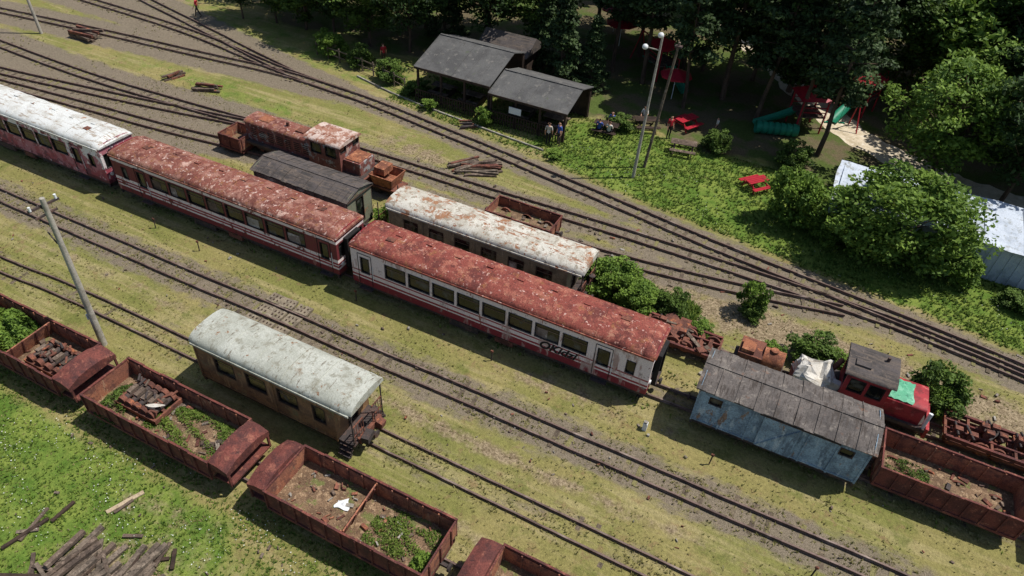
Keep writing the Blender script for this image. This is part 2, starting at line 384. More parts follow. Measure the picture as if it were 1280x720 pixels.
# ---------------- small wagons
def platform_end(b, x, sx, yc, w, z=.75, ln=.75):
    xa, xb = sorted((x, x + sx * ln))
    b.box(xa, xb, yc - w / 2, yc + w / 2, z - .08, z, 'steel_dark')
    xe = x + sx * (ln - .03)
    for sy in (-1, 1):
        y = yc + sy * (w / 2 - .05)
        b.cyl((xe, y, z), (xe, y, 2.62), .03, 'steel_dark', 6)
        b.cyl((xe, yc + sy * .3, z), (xe, yc + sy * .3, 1.75), .022, 'rust', 6)
        for zz in (1.2, 1.75): b.beam((xe, y, zz), (xe, yc + sy * .3, zz), .04, .04, 'rust')
        for kk in range(4):
            yy = yc + sy * (.42 + kk * .14); b.beam((xe, yy, z), (xe, yy, 1.75), .02, .02, 'rust')
        for q in range(3):
            b.box(xa + .1, xb - .1, y + sy * (.02 + q * .09) - .1, y + sy * (.02 + q * .09) + .1, .62 - q * .2 - .03, .62 - q * .2, 'steel_dark')
        for xx in (xa + .1, xb - .1): b.beam((xx, y, z), (xx, y + sy * .25, .15), .03, .04, 'steel_dark')
    b.cyl((xe + sx * .1, yc + .3, .7), (xe + sx * .1, yc + .3, 1.7), .02, 'steel_dark', 6)
    b.cyl((xe + sx * .1, yc + .3, 1.68), (xe + sx * .1, yc + .3, 1.71), .16, 'steel_dark', 12)

def van(name, x0, x1, yc, w, z1, rise, body, roof, ops, ends=(0, 0), planks=True, gable=False, over=.1, endmat=None, ribmat='steel_dark', z0=.62, endops=None):
    b = MB(name); L = x1 - x0
    b.part('body')
    for sy in (-1, 1):
        wall(b, (x0, yc + sy * w / 2, 0), (1, 0, 0), L, z0, z1, ops, body, frame='wood_dark', out=(0, sy, 0))
        if planks:
            n = int(L / .95)
            for i in range(n + 1):
                x = x0 + .03 + (L - .06) * i / n
                if any(q[0] - .08 < x - x0 < q[1] + .08 for q in ops): continue
                b.box(x - .035, x + .035, min(yc + sy * (w / 2 + .005), yc + sy * (w / 2 + .045)), max(yc + sy * (w / 2 + .005), yc + sy * (w / 2 + .045)), z0, z1 - .02, ribmat)
            for zz in (z0 + .03, z1 - .16):
                b.box(x0, x1, min(yc + sy * (w / 2 + .003), yc + sy * (w / 2 + .028)), max(yc + sy * (w / 2 + .003), yc + sy * (w / 2 + .028)), zz, zz + .07, ribmat)
    for ex, o in ((x0, -1), (x1, 1)):
        wall(b, (ex, yc - w / 2, 0), (0, 1, 0), w, z0, z1, endops or [(.7, w - .7, .8, 2.3)], endmat or body, frame='wood_dark', out=(o, 0, 0))
        b.loft([arch(ex + e, yc, w, z1 - .01, rise * .93) for e in (0, -.02 * o)], endmat or body, False, True)
    ra, rb = x0 - (ends[0] + over), x1 + (ends[1] + over)
    if gable:
        b.part('roof')
        hw = w / 2 + .16
        n = 18
        for i in range(n):
            a = ra + (rb - ra) * i / n; c = ra + (rb - ra) * (i + 1) / n
            for sy in (-1, 1):
                e = R.uniform(-.015, .015); g = R.uniform(-.03, .03)
                p = [(a, yc, z1 + rise + .05), (c, yc, z1 + rise + .05), (c, yc + sy * hw * .6, z1 + rise * .62 + e), (a, yc + sy * hw * .6, z1 + rise * .62 + e)]
                q = [p[3], p[2], (c, yc + sy * (hw + g), z1 + .02 + e), (a, yc + sy * (hw + g), z1 + .02 + e)]
                for z in (p, q): b.add(z if sy < 0 else z[::-1], [(3, 2, 1, 0)], roof)
            if i % 2 == 0:
                for sy in (-1, 1):
                    b.beam((a, yc + sy * hw, z1 + .035), (a, yc + sy * hw * .6, z1 + rise * .62 + .02), .025, .03, roof)
                    b.beam((a, yc, z1 + rise + .06), (a, yc + sy * hw * .6, z1 + rise * .62 + .02), .025, .03, roof)
        for sy in (-1, 1):
            b.box(ra, rb, yc + sy * (hw - .05) - .02, yc + sy * (hw - .05) + .02, z1 - .05, z1 - .01, roof)
        b.box(ra, rb, yc - hw * .95, yc + hw * .95, z1 - .07, z1 - .05, 'wood_dark')
        b.beam((ra, yc, z1 + rise + .05), (rb, yc, z1 + rise + .05), .2, .04, roof)
    else:
        arched_roof(b, ra, rb, yc, w + .2, z1, rise, roof, ribs=1.25, droop=.92)
    b.part('underframe')
    underframe(b, x0, x1, yc, w)
    if ends[0]: platform_end(b, x0, -1, yc, w)
    if ends[1]: platform_end(b, x1, 1, yc, w)
    bogie(b, x0 + 1.25, yc); bogie(b, x1 - 1.25, yc)
    coupler(b, x0 - ends[0], yc, -1); coupler(b, x1 + ends[1], yc, 1)
    return b

b = van('brown_service_wagon', -19.2, -12.3, 13.4, 1.95, 2.62, .42, 'brown_body', 'roof_pale',
        [(1.0, 1.95, 1.4, 2.15, 1), (2.6, 3.55, 1.4, 2.15, 1), (4.15, 5.1, 1.4, 2.15, 1), (5.85, 6.4, 1.3, 2.15)], ends=(0, .72), ribmat='brown_body', over=.12)
b.part('stove_pipe'); b.cyl((-17.2, 13.8, 2.9), (-17.2, 13.8, 3.05), .1, 'roof_pale', 10)
b.part('platform_gear'); b.box(-11.6, -11.45, 12.7, 14.1, .62, .9, 'rust'); b.obox((-11.35, 13.0, .85), (.3, .5, .3), (0, 0, .2), 'steel_dark'); b.obox((-11.3, 13.8, .8), (.3, .3, .35), (0, .2, 0), 'rust')
b.done()
b = van('white_roof_coach', -17.9, -7.9, 25.25, 1.95, 2.6, .4, 'olive_body', 'roof_cream',
        [(.9 + i * 1.5, 1.7 + i * 1.5, 1.4, 2.15, 1) for i in range(6)], ends=(.1, .7), ribmat='olive_body'); b.done()
b = van('dark_roof_wagon', -26.1, -19.95, 24.55, 2.0, 2.6, .3, 'dark_body', 'roof_dark',
        [(.9, 1.6, 1.4, 2.1), (2.6, 3.7, .8, 2.2), (4.7, 5.4, 1.4, 2.1)], gable=True, endmat='green_end', ribmat='wood_grey'); b.done()
b = van('blue_goods_wagon', -.5, 6.0, 21.4, 2.25, 2.55, .34, 'blue_body', 'roof_grey',
        [(.5, .95, 1.85, 2.2), (5.5, 5.95, 1.85, 2.2)], gable=True, ribmat='blue_body', over=.14)
b.part('sliding_door'); b.box(2.1, 3.5, 20.16, 20.2, .7, 2.4, 'blue_body')
b.beam((2.15, 20.14, .75), (3.45, 20.14, 2.35), .05, .02, 'blue_body'); b.box(1.9, 4.9, 20.13, 20.17, 2.42, 2.47, 'steel_dark'); b.done()

# ---------------- open wagons
def open_wagon(name, x0, x1, yc, w=2.2, zf=.8, zt=1.6, hood=(), partition=None, mat='wagon_rust', inside='wagon_inside', floor='floor_debris', ribs=.62, bog=True):
    b = MB(name); b.part('body')
    t = .04
    b.box(x0, x1, yc - w / 2 + t, yc + w / 2 - t, zf - .08, zf, floor)
    for sy in (-1, 1):
        yo = yc + sy * w / 2; yi = yo - sy * t
        b.box(x0, x1, min(yo, yi), max(yo, yi), zf - .1, zt, mat)
        # slightly dented inner skin
        n = 10; e = yi - sy * .006
        top = [(x0 + t + (x1 - x0 - 2 * t) * i / n, e - sy * R.uniform(0, .03), zt - .03) for i in range(n + 1)]
        bt = [(p[0], e - sy * R.uniform(0, .01), zf) for p in top]
        b.loft([[p, q] for p, q in zip(bt, top)], inside, False, False)
        m_ = 7
        for i in range(m_):
            xa = x0 - .02 + (x1 - x0 + .04) * i / m_; xb = x0 - .02 + (x1 - x0 + .04) * (i + 1) / m_
            d0 = sy * R.uniform(-.02, .02)
            b.box(xa + .003, xb, min(yo + sy * .04, yi) + d0, max(yo + sy * .04, yi) + d0, zt + R.uniform(-.003, .012), zt + .06 + R.uniform(-.01, .01), mat)
        b.box(x0, x1, min(yo + sy * .05, yo), max(yo + sy * .05, yo), zf - .2, zf - .08, mat)
        n = int((x1 - x0) / ribs)
        for i in range(n + 1):
            x = x0 + .04 + (x1 - x0 - .08) * i / n
            b.box(x - .03, x + .03, min(yo + sy * .055, yo + sy * .002), max(yo + sy * .055, yo + sy * .002), zf - .075, zt, mat)
            b.box(x - .025, x + .025, min(yi - sy * .05, yi - sy * .005), max(yi - sy * .05, yi - sy * .005), zf, zt, inside)
    for x, o in ((x0, 1), (x1, -1)):
        xa, xb = sorted((x, x + o * t))
        b.box(xa, xb, yc - w / 2 + t, yc + w / 2 - t, zf, zt, inside)
        b.box(xa - .01, xb + .01, yc - w / 2 + t, yc + w / 2 - t, zt, zt + .06, mat)
        for k in (-.7, 0, .7): b.box(min(x, x - o * .05), max(x, x - o * .05), yc + k - .03, yc + k + .03, zf - .1, zt, mat)
    if partition is not None:
        b.part('partition')
        b.obox((partition, yc, (zf + zt) / 2 - .02), (.05, w - .2, zt - zf + .02), (0, .3, .04), inside)
        for k in (-.8, -.3, .3, .8):
            b.obox((partition + .05, yc + k, (zf + zt) / 2), (.05, .05, zt - zf), (0, .3, 0), mat)
    for sx in hood:
        b.part('end_cover')
        x = x0 if sx < 0 else x1
        a = x + sx * .02; c = x + sx * .82
        prof = lambda xx, dz=0.: [(xx, yc - w / 2 + .02, zt - .34), (xx, yc - w / 2 + .02, zt - .05 + dz), (xx, yc - w / 4, zt + .16 + dz), (xx, yc, zt + .2 + dz), (xx, yc + w / 4, zt + .16 + dz), (xx, yc + w / 2 - .02, zt - .05 + dz), (xx, yc + w / 2 - .02, zt - .34)]
        ss = [prof(a, .06), prof((a + c) / 2, .05), prof(c, -.1)]
        b.loft(ss if sx > 0 else ss[::-1], mat, False, True)
        for sy in (-1, 1):
            b.box(min(c, c - sx * .08), max(c, c - sx * .08), yc + sy * (w / 2 - .1) - .04, yc + sy * (w / 2 - .1) + .04, .6, zt - .34, mat)
        b.box(min(x, c), max(x, c), yc - w / 2 + .1, yc + w / 2 - .1, .6, .68, mat)
    b.part('running_gear')
    underframe(b, x0, x1, yc, w - .2, zf - .1, mat)
    if bog: bogie(b, x0 + 1.3, yc, mat='rust'); bogie(b, x1 - 1.3, yc, mat='rust')
    coupler(b, x0, yc, -1); coupler(b, x1, yc, 1)
    return b
ow = 'rusty_open_wagon'
open_wagon(ow, -37.9, -31.4, 10.0, hood=(1,)).done()
open_wagon(ow, -29.8, -23.2, 10.0, hood=(1,), partition=-26.2).done()
open_wagon(ow, -21.6, -15.2, 9.98, hood=(1,)).done()
open_wagon(ow, -12.7, -6.3, 10.02, hood=(-1,), partition=-9.6).done()
open_wagon(ow, -4.5, 2.2, 10.0, hood=(-1,)).done()
open_wagon(ow, 6.6, 11.6, 21.75, w=2.1, zf=.7, zt=1.55).done()
open_wagon(ow, 12.6, 18.6, 21.75, w=2.1, zf=.7, zt=1.55).done()
open_wagon('small_rusty_gondola', -14.5, -10.6, 29.3, w=1.7, zf=.6, zt=1.15).done()
open_wagon('rusty_trolley', -32.6, -30.9, 28.1, w=1.7, zf=.5, zt=1.15, bog=False).done()

# loads in the wagons
def scrap_axles(name, x, y, z, n=4, seed=1):
    rr = random.Random(seed); b = MB(name, (x, y, z)); b.part('frames')
    for sy in (-.62, -.1, .62): b.box(-1.05, 1.05, sy - .06, sy + .06, .1, .28, 'rust')
    for xx in (-1.05, 1.0): b.box(xx, xx + .08, -.68, .68, .1, .3, 'rust')
    for i in range(n):
        xx = -.75 + 1.5 * i / (n - 1)
        b.cyl((xx, -.6, .36), (xx, .6, .36), .12, 'steel_dark', 10)
        for sy in (-.5, .5): b.cyl((xx, sy - .09, .36), (xx, sy + .09, .36), .19, 'rust', 14)
        b.box(xx - .1, xx + .1, -.22, .22, .42, .56, 'wood_old')
    b.part('springs')
    for i in range(14):
        xx, yy = rr.uniform(-.9, .9), rr.uniform(-.5, .5); a = rr.uniform(0, pi)
        b.cyl((xx, yy, .52), (xx + .3 * math.cos(a), yy + .3 * math.sin(a), .58), .05, rr.choice(['wood_old', 'steel_dark', 'rust']), 8)
    b.done()
scrap_axles('scrap_wheelsets', -19.7, 10.2, .8, 5, 1)
scrap_axles('scrap_wheelsets', -24.6, 9.95, .8, 4, 2)
def rag(name, x, y, z, s, mat, seed=0, h=.06, rz=0.):
    """thin crumpled sheet lying flat, with an uneven outline"""
    b = MB(name, (x, y, z), rz); b.part('sheet'); n = 10; vs = []
    for i in range(n + 1):
        for j in range(n + 1):
            u, v = i / n - .5, j / n - .5
            uu = u * s[0] * (1 + .25 * math.sin(v * 5 + seed)); vv = v * s[1] * (1 + .3 * math.sin(u * 4 + seed * 2))
            vs.append((uu, vv, .02 + h * (.5 + .5 * math.sin(u * 9 + seed) * math.cos(v * 7 + seed)) * (1 - 1.6 * max(abs(u), abs(v)))))
    b.add(vs, [(i * (n + 1) + j, (i + 1) * (n + 1) + j, (i + 1) * (n + 1) + j + 1, i * (n + 1) + j + 1) for i in range(n) for j in range(n)], mat, False); b.done()
rag('white_sheet', -18.95, 9.95, 1.4, (.6, .14), 'tarp_white', 1, .05, .5)
rag('white_sheet', -10.4, 10.15, .82, (.46, .38), 'white_metal', 3, .08, .4)
def debris(name, x0, x1, y0, y1, z, n, mats, s=(.1, .5), seed=0):
    rr = random.Random(seed); b = MB(name); b.part('pieces')
    for i in range(n):
        l = rr.uniform(*s); b.obox((rr.uniform(x0, x1), rr.uniform(y0, y1), z + rr.uniform(.01, .08)), (l, l * rr.uniform(.1, .6), rr.uniform(.03, .1)), (rr.uniform(-.2, .2), rr.uniform(-.2, .2), rr.uniform(0, pi)), rr.choice(mats))
    b.done()
debris('scrap_metal', -12.4, -6.6, 9.2, 10.9, .8, 60, ['rust', 'wood_old', 'concrete', 'wagon_inside'], (.05, .3), 1)
debris('scrap_metal', -21.3, -15.5, 9.2, 10.8, .8, 60, ['rust', 'wood_old', 'steel_dark', 'gravel'], (.05, .45), 2)
debris('scrap_metal', -29.5, -23.4, 9.2, 10.8, .8, 40, ['rust', 'wood_old', 'steel_dark'], (.05, .45), 3)
debris('scrap_metal', 6.9, 11.3, 21.0, 22.5, .7, 35, ['rust', 'wood_old', 'steel_dark'], (.05, .4), 4)
debris('scrap_metal', -14.3, -10.8, 28.7, 29.9, .6, 25, ['rust', 'wood_old', 'gravel'], (.05, .3), 5)
debris('yard_litter', -40, 10, 14.4, 20.3, 0., 120, ['wood_old', 'gravel', 'rust', 'concrete'], (.04, .16), 15)
debris('yard_litter', -30, 14, 22.8, 33, 0., 220, ['wood_old', 'gravel', 'rust', 'concrete', 'wood_grey'], (.05, .3), 16)
debris('yard_litter', -22, 2, 4, 8.6, 0., 60, ['wood_old', 'wood_grey'], (.05, .2), 17)

# ---------------- rusty diesel locomotive (left)
b = MB('rusty_diesel_locomotive'); yc = 28.75
b.part('hood')
b.box(-31.0, -26.0, yc - .7, yc + .7, .95, 2.05, 'loco_body')
b.loft([arch(x, yc, 1.46, 2.05, .2) for x in (-31.05, -28.5, -25.98)], 'roof_red_old', True, True)
for i in range(7):
    x = -30.6 + i * .66
    b.box(x, x + .5, yc - .73, yc - .705, 1.15, 1.9, 'loco_body')
    for k in range(5): b.box(x + .04, x + .46, yc - .745, yc - .732, 1.22 + k * .13, 1.27 + k * .13, 'black')
b.box(-31.04, -31.01, yc - .45, yc + .45, 1.1, 1.9, 'black')
for sy in (-1, 1): b.cyl((-31.0, yc + sy * .5, 2.0), (-31.1, yc + sy * .5, 2.0), .11, 'white_metal', 10)
b.cyl((-28.2, yc, 2.2), (-28.2, yc, 2.5), .1, 'rust', 10); b.box(-27.4, -26.8, yc - .3, yc + .3, 2.2, 2.32, 'rust')
b.box(-30.2, -29.4, yc - .35, yc + .35, 2.2, 2.27, 'rust_orange')
b.part('cab')
for sy in (-1, 1):
    wall(b, (-26.0, yc + sy * .95, 0), (1, 0, 0), 2.3, .95, 2.55, [(.25, .95, 1.75, 2.35), (1.3, 2.0, 1.75, 2.35)], 'loco_body', out=(0, sy, 0))
for ex, o in ((-26.0, -1), (-23.7, 1)):
    wall(b, (ex, yc - .95, 0), (0, 1, 0), 1.9, .95, 2.55, [(.12, .6, 2.1, 2.42), (1.3, 1.78, 2.1, 2.42)], 'loco_body', out=(o, 0, 0))
b.loft([arch(x, yc, 2.1, 2.55, .24) for x in (-26.15, -25, -23.55)], 'loco_cabroof', True, True)
b.part('rear_hood'); b.box(-23.7, -22.5, yc - .7, yc + .7, .95, 1.7, 'loco_body'); b.box(-23.6, -22.6, yc - .6, yc + .6, 1.7, 1.76, 'rust_orange')
b.part('frame'); b.box(-31.4, -22.2, yc - 1.0, yc + 1.0, .78, .95, 'steel_dark')
b.box(-31.55, -31.4, yc - 1.0, yc + 1.0, .45, .95, 'rust'); b.box(-22.2, -22.05, yc - 1., yc + 1., .45, .95, 'rust')
bogie(b, -29.2, yc, wb=1.6, wr=.36); bogie(b, -24.6, yc, wb=1.6, wr=.36)
for x in (-31.2, -22.4):
    for sy in (-1, 1): b.cyl((x, yc + sy * .92, .95), (x, yc + sy * .92, 1.8), .02, 'rust', 6)
b.done()
b = MB('rusty_box_trailer'); yc = 28.7
b.part('tub')
T = [(-21.9, yc - .75), (-20.3, yc - .75), (-20.3, yc + .75), (-21.9, yc + .75)]
lo = [(x * .75 + -21.05 * .25, (y - yc) * .7 + yc, .6) for x, y in T]; hi = [(x, y, 1.35) for x, y in T]
inn = [((x + 21.05) * .93 - 21.05, (y - yc) * .92 + yc, 1.35) for x, y in T]; bot = [((x + 21.05) * .8 - 21.05, (y - yc) * .75 + yc, .85) for x, y in T]
b.add(lo + hi + inn + bot, [(i, (i + 1) % 4, 4 + (i + 1) % 4, 4 + i) for i in range(4)] + [(4 + i, 4 + (i + 1) % 4, 8 + (i + 1) % 4, 8 + i) for i in range(4)] + [(8 + i, 8 + (i + 1) % 4, 12 + (i + 1) % 4, 12 + i) for i in range(4)] + [(12, 13, 14, 15)], 'rust_orange')
b.box(-21.8, -21.1, yc - .3, yc + .6, 1.2, 1.62, 'rust_orange')
b.part('frame'); b.box(-22.0, -20.1, yc - .6, yc + .6, .48, .6, 'rust')
for x in (-21.6, -20.6):
    for sy in (-.42, .42): b.cyl((x, yc + sy - .04, .4), (x, yc + sy + .04, .4), .27, 'steel_dark', 14)
b.done()

# ---------------- red shunting locomotive (right)
b = MB('red_shunting_locomotive'); yc = 25.1
b.part('cab')
for sy in (-1, 1): wall(b, (4.75, yc + sy * .9, 0), (1, 0, 0), 1.7, .85, 2.45, [(.2, .75, 1.55, 2.2), (.95, 1.5, 1.55, 2.2)], 'red_paint', out=(0, sy, 0))
for ex, o in ((4.75, -1), (6.45, 1)): wall(b, (ex, yc - .9, 0), (0, 1, 0), 1.8, .85, 2.45, [(.15, .75, 1.6, 2.25), (1.05, 1.65, 1.6, 2.25)], 'red_paint', out=(o, 0, 0))
b.loft([arch(x, yc, 2.05, 2.45, .2) for x in (4.6, 5.5, 6.6)], 'roof_dark', True, True)
b.box(4.9, 5.5, yc - .5, yc - .1, 2.6, 2.72, 'roof_dark'); b.cyl((6.1, yc + .4, 2.6), (6.1, yc + .4, 2.85), .07, 'steel_dark', 8)
b.part('hood'); b.box(6.45, 8.0, yc - .75, yc + .75, .85, 1.72, 'red_paint')
b.loft([arch(x, yc, 1.54, 1.72, .12) for x in (6.46, 7.2, 8.02)], 'red_paint', True, True)
for k in range(6): b.box(8.0, 8.03, yc - .5, yc + .5, .98 + k * .12, 1.03 + k * .12, 'black')
b.part('green_tarp')
vs = []; n = 8
for i in range(n + 1):
    for j in range(n + 1):
        u = i / n; v = j / n; ang = pi * (.12 + .6 * v)
        vs.append((6.5 + u * .95 + .04 * math.sin(j), yc - math.cos(ang) * .78, 1.76 + .12 * math.sin(ang) + .03 * math.sin(i * 2.3 + j * 1.7) + .02))
b.add(vs, [(i * (n + 1) + j, (i + 1) * (n + 1) + j, (i + 1) * (n + 1) + j + 1, i * (n + 1) + j + 1) for i in range(n) for j in range(n)], 'tarp_green', True)
b.part('frame'); b.box(4.4, 8.3, yc - .9, yc + .9, .68, .85, 'steel_dark'); b.box(8.3, 8.42, yc - .9, yc + .9, .4, .95, 'red_paint')
b.cyl((8.2, yc - .8, .85), (8.2, yc - .8, 1.75), .06, 'white_metal', 8)
b.cyl((8.2, yc - .62, .85), (8.2, yc - .62, 1.6), .05, 'white_metal', 8)
for x in (5.3, 7.3):
    for sy in (-.42, .42): b.cyl((x, yc + sy - .05, .45), (x, yc + sy + .05, .45), .32, 'steel_dark', 14)
b.done()
b = MB('tarp_covered_machine', (3.65, 24.95, 0)); b.part('tarp')
vs = []; n = 22; m_ = 12
for i in range(m_ + 1):
    for j in range(n):
        t = i / m_; a = 2 * pi * j / n; k = 1 - .5 * t ** 3
        rr = (1 + .14 * math.sin(a * 5 + i * .4) + .06 * math.sin(a * 9 + 1) + R.uniform(-.05, .05)) * k
        sx = math.copysign(abs(math.cos(a)) ** .5, math.cos(a)); sy = math.copysign(abs(math.sin(a)) ** .5, math.sin(a))
        vs.append((sx * .78 * rr, sy * .82 * rr, .7 + (.85 + .25 * math.sin(a * 2 + .5) * t) * math.sin(t * pi / 2) + R.uniform(-.05, .05)))
b.add(vs, [(i * n + j, i * n + (j + 1) % n, (i + 1) * n + (j + 1) % n, (i + 1) * n + j) for i in range(m_) for j in range(n)] + [tuple(range(m_ * n, m_ * n + n))], 'tarp_white', False)
b.part('frame'); b.box(-.9, .9, -.7, .7, .55, .75, 'rust')
for x in (-.6, .6):
    for sy in (-.42, .42): b.cyl((x, sy - .05, .4), (x, sy + .05, .4), .27, 'steel_dark', 12)
b.cyl((.6, .4, 1.2), (.95, .85, 1.7), .12, 'rust', 10); b.obox((.85, -.3, 1.0), (.4, .3, .7), (0, .2, .1), 'tarp_white'); b.done()
b = MB('rusty_tank_trolley', (1.35, 25.0, 0)); b.part('tank')
b.box(-.95, .1, -.6, .6, .6, 1.3, 'rust'); b.cyl((.1, 0, .98), (1.0, 0, .98), .5, 'rust_orange', 18); b.cyl((.5, 0, 1.4), (.5, 0, 1.58), .18, 'rust_orange', 12)
b.box(-.85, -.3, -.5, .2, 1.3, 1.5, 'rust_orange')
b.part('frame'); b.box(-1.1, 1.1, -.6, .6, .46, .58, 'steel_dark')
for x in (-.7, .7):
    for sy in (-.42, .42): b.cyl((x, sy - .05, .4), (x, sy + .05, .4), .26, 'steel_dark', 12)
b.done()
def frame_wagon(name, x0, x1, yc, z=.62, seed=0, w=1.5, parts=6):
    rr = random.Random(seed); b = MB(name); b.part('frame')
    for sy in (-1, 1):
        b.box(x0, x1, yc + sy * w / 2 - .06, yc + sy * w / 2 + .06, z - .12, z + .06, 'wagon_rust')
        b.box(x0, x1, yc + sy * .25 - .04, yc + sy * .25 + .04, z - .1, z + .03, 'wagon_rust')
    n = int((x1 - x0) / .8)
    for i in range(n + 1):
        x = x0 + (x1 - x0) * i / n; b.box(x - .05, x + .05, yc - w / 2 + .06, yc + w / 2 - .06, z - .14, z - .0, 'rust')
    b.part('fittings')
    for i in range(parts):
        x = rr.uniform(x0 + .3, x1 - .3); y = yc + rr.uniform(-.4, .4)
        b.box(x - .15, x + .15, y - .12, y + .12, z, z + rr.uniform(.15, .5), 'rust')
        b.cyl((x, y - .3, z + .2), (x + rr.uniform(-.4, .4), y + .35, z + .25), .05, 'steel_dark', 8)
    bogie(b, x0 + .9, yc, 'rust', wb=1.1); bogie(b, x1 - .9, yc, 'rust', wb=1.1)
    b.done()
frame_wagon('rusty_flat_wagon', -3.9, -.4, 24.9, seed=1, parts=2)
frame_wagon('rusty_wagon_chassis', 9.1, 12.6, 25.2, z=.8, seed=2, parts=10)
frame_wagon('rusty_wagon_chassis', 13.2, 17.5, 25.2, z=.8, seed=3, parts=10)
debris('timber_planks', -3.7, -.6, 24.3, 25.5, .68, 14, ['wood_old', 'rust', 'wood_grey'], (.4, 1.4), 7)

# ------------------------------------------------------------------ tracks
def resample(pts, step):
    P = [np.array(p, float) for p in pts]; P = [2 * P[0] - P[1]] + P + [2 * P[-1] - P[-2]]
    o = []
    for i in range(1, len(P) - 2):
        a, b_, c, d = P[i - 1:i + 3]; n = max(2, int(np.linalg.norm(c - b_) / .25))
        for k in range(n):
            t = k / n; o.append(.5 * ((2 * b_) + (-a + c) * t + (2 * a - 5 * b_ + 4 * c - d) * t * t + (-a + 3 * b_ - 3 * c + d) * t ** 3))
    o.append(P[-2]); o = np.array(o); s = np.r_[0, np.cumsum(np.linalg.norm(np.diff(o, axis=0), axis=1))]
    q = np.arange(0, s[-1], step); return np.c_[np.interp(q, s, o[:, 0]), np.interp(q, s, o[:, 1])]
TR = {
 'mid': [(-110, 17.3), (-60, 17.2), (-33, 17.15), (-8, 17.2), (20, 17.2), (90, 17.2)],
 'low': [(-110, 12.5), (-50, 12.9), (-34, 13.3), (-24, 13.6), (20, 13.5), (90, 13.5)],
 'open': [(-110, 9.8), (-40, 10), (30, 10), (90, 10)],
 'main': [(-110, 21.6), (-40, 21.6), (5, 21.5), (12, 21.7), (90, 21.9)],
 'D': [(-46, 21.8), (-38, 22.6), (-30, 24.0), (-22, 24.6), (-12, 25.2), (0, 25.0), (12, 25.2), (90, 25.4)],
 'A': [(-110, 41), (-75, 40.6), (-61, 40.4), (-48.2, 39.9), (-37.3, 38.3), (-28.2, 37.5), (-20.4, 36.4), (-12.9, 35.2), (-7.2, 34.2), (-2.2, 33.4), (2.2, 32.8), (6.2, 32.3), (10, 31.8), (14, 31.2), (22, 30.6), (40, 30), (90, 30)],
 'A2': [(-110, 30.5), (-75, 33.2), (-63.9, 34.7), (-53.5, 36.1), (-44.2, 37.1), (-36.8, 37.9), (-30, 37.65)],
 'A3': [(-85, 51), (-70, 46.8), (-57, 43.3), (-50, 41.6), (-42.8, 39.8), (-36.6, 38.35)],
 'B': [(-80, 24.3), (-60, 26.6), (-53.4, 27.3), (-46.6, 28.3), (-40, 29.4), (-32.6, 30.7), (-27, 31.4), (-16, 31.65), (-6, 31.9), (5, 31.8), (9.5, 31.4), (14, 30.7), (22, 29.4), (40, 28.6), (90, 28)],
 'C3': [(-60, 30.4), (-49.4, 30.0), (-41.4, 30.2), (-33.2, 30.75), (-27, 31.3)],
 'E': [(-85, 23.2), (-60, 25.2), (-51.7, 26), (-44.8, 26.7), (-37.9, 27.3), (-31.5, 28.1), (-25, 28.7), (-15, 29.2), (-8, 29.4), (-1, 30.3), (5, 31.5)],
}
# rail base height, bed strength, sleeper top height, share of sleepers that show
STY = {'mid': (.04, .98, .008, .75), 'low': (.02, .5, -.014, .55), 'open': (.05, .5, .0, .7), 'main': (.05, .6, .0, .7), 'D': (.05, .7, .01, .7), 'A': (.05, 1.15, .03, .93), 'A2': (.05, 1.1, .02, .85), 'A3': (.05, 1.1, .02, .85), 'B': (.05, 1.18, .026, .9), 'C3': (.05, 1.15, .02, .85), 'E': (.05, 1.1, .015, .8)}
BED = {}
def make_track(key):
    pts = TR[key]; zs, strength, stop, share = STY[key]
    b = MB('railway_track')
    P = resample(pts, .5); T = np.gradient(P, axis=0); T /= np.linalg.norm(T, axis=1)[:, None]; N = np.c_[-T[:, 1], T[:, 0]]
    BED[key] = (P, strength)
    b.part('rails')
    wob = np.array([R.gauss(0, 1) for _ in range(len(P))]); wob = np.convolve(wob, np.ones(9) / 9, 'same') * .035
    for sd in (-.4, .4):
        prof = [(-.045, zs + .0), (-.045, zs + .02), (-.02, zs + .03), (-.035, zs + .1), (-.035, zs + .125), (.035, zs + .125), (.035, zs + .1), (.02, zs + .03), (.045, zs + .02), (.045, zs)]
        secs = [[(p[0] + n[0] * (sd + u + w_), p[1] + n[1] * (sd + u + w_), z) for u, z in prof] for p, n, w_ in zip(P, N, wob)]
        b.loft(secs, 'rail', False, True)
    b.part('sleepers')
    Q = resample(pts, .62); TQ = np.gradient(Q, axis=0)
    for p, t in zip(Q, TQ):
        if p[0] < -80 or p[0] > 40 or R.random() > share: continue
        a = math.atan2(t[1], t[0]) + R.gauss(0, .05)
        b.obox((p[0] + R.gauss(0, .05), p[1] + R.gauss(0, .06), stop - .07 + R.gauss(0, .012)), (.18, 1.45 + R.gauss(0, .09), .14), (R.gauss(0, .018), 0, a), 'sleeper')
    b.done()
for k in TR: make_track(k)
b = MB('concrete_crossing_slab'); b.part('slabs')
for i in range(3):
    for j, (y, w) in enumerate(((16.35, .55), (17.17, .62), (18.0, .6))):
        b.obox((-20.3 + i * .82 + R.gauss(0, .03), y, .09 + R.uniform(-.015, .015)), (.74, w, .1), (R.gauss(0, .02), 0, R.gauss(0, .04)), 'concrete_slab')
        for k in range(3):
            for q in (-.12, .12): b.obox((-20.5 + i * .82 + k * .2, y + q, .158), (.07, .1, .008), (0, 0, 0), 'wood_dark')
b.done()

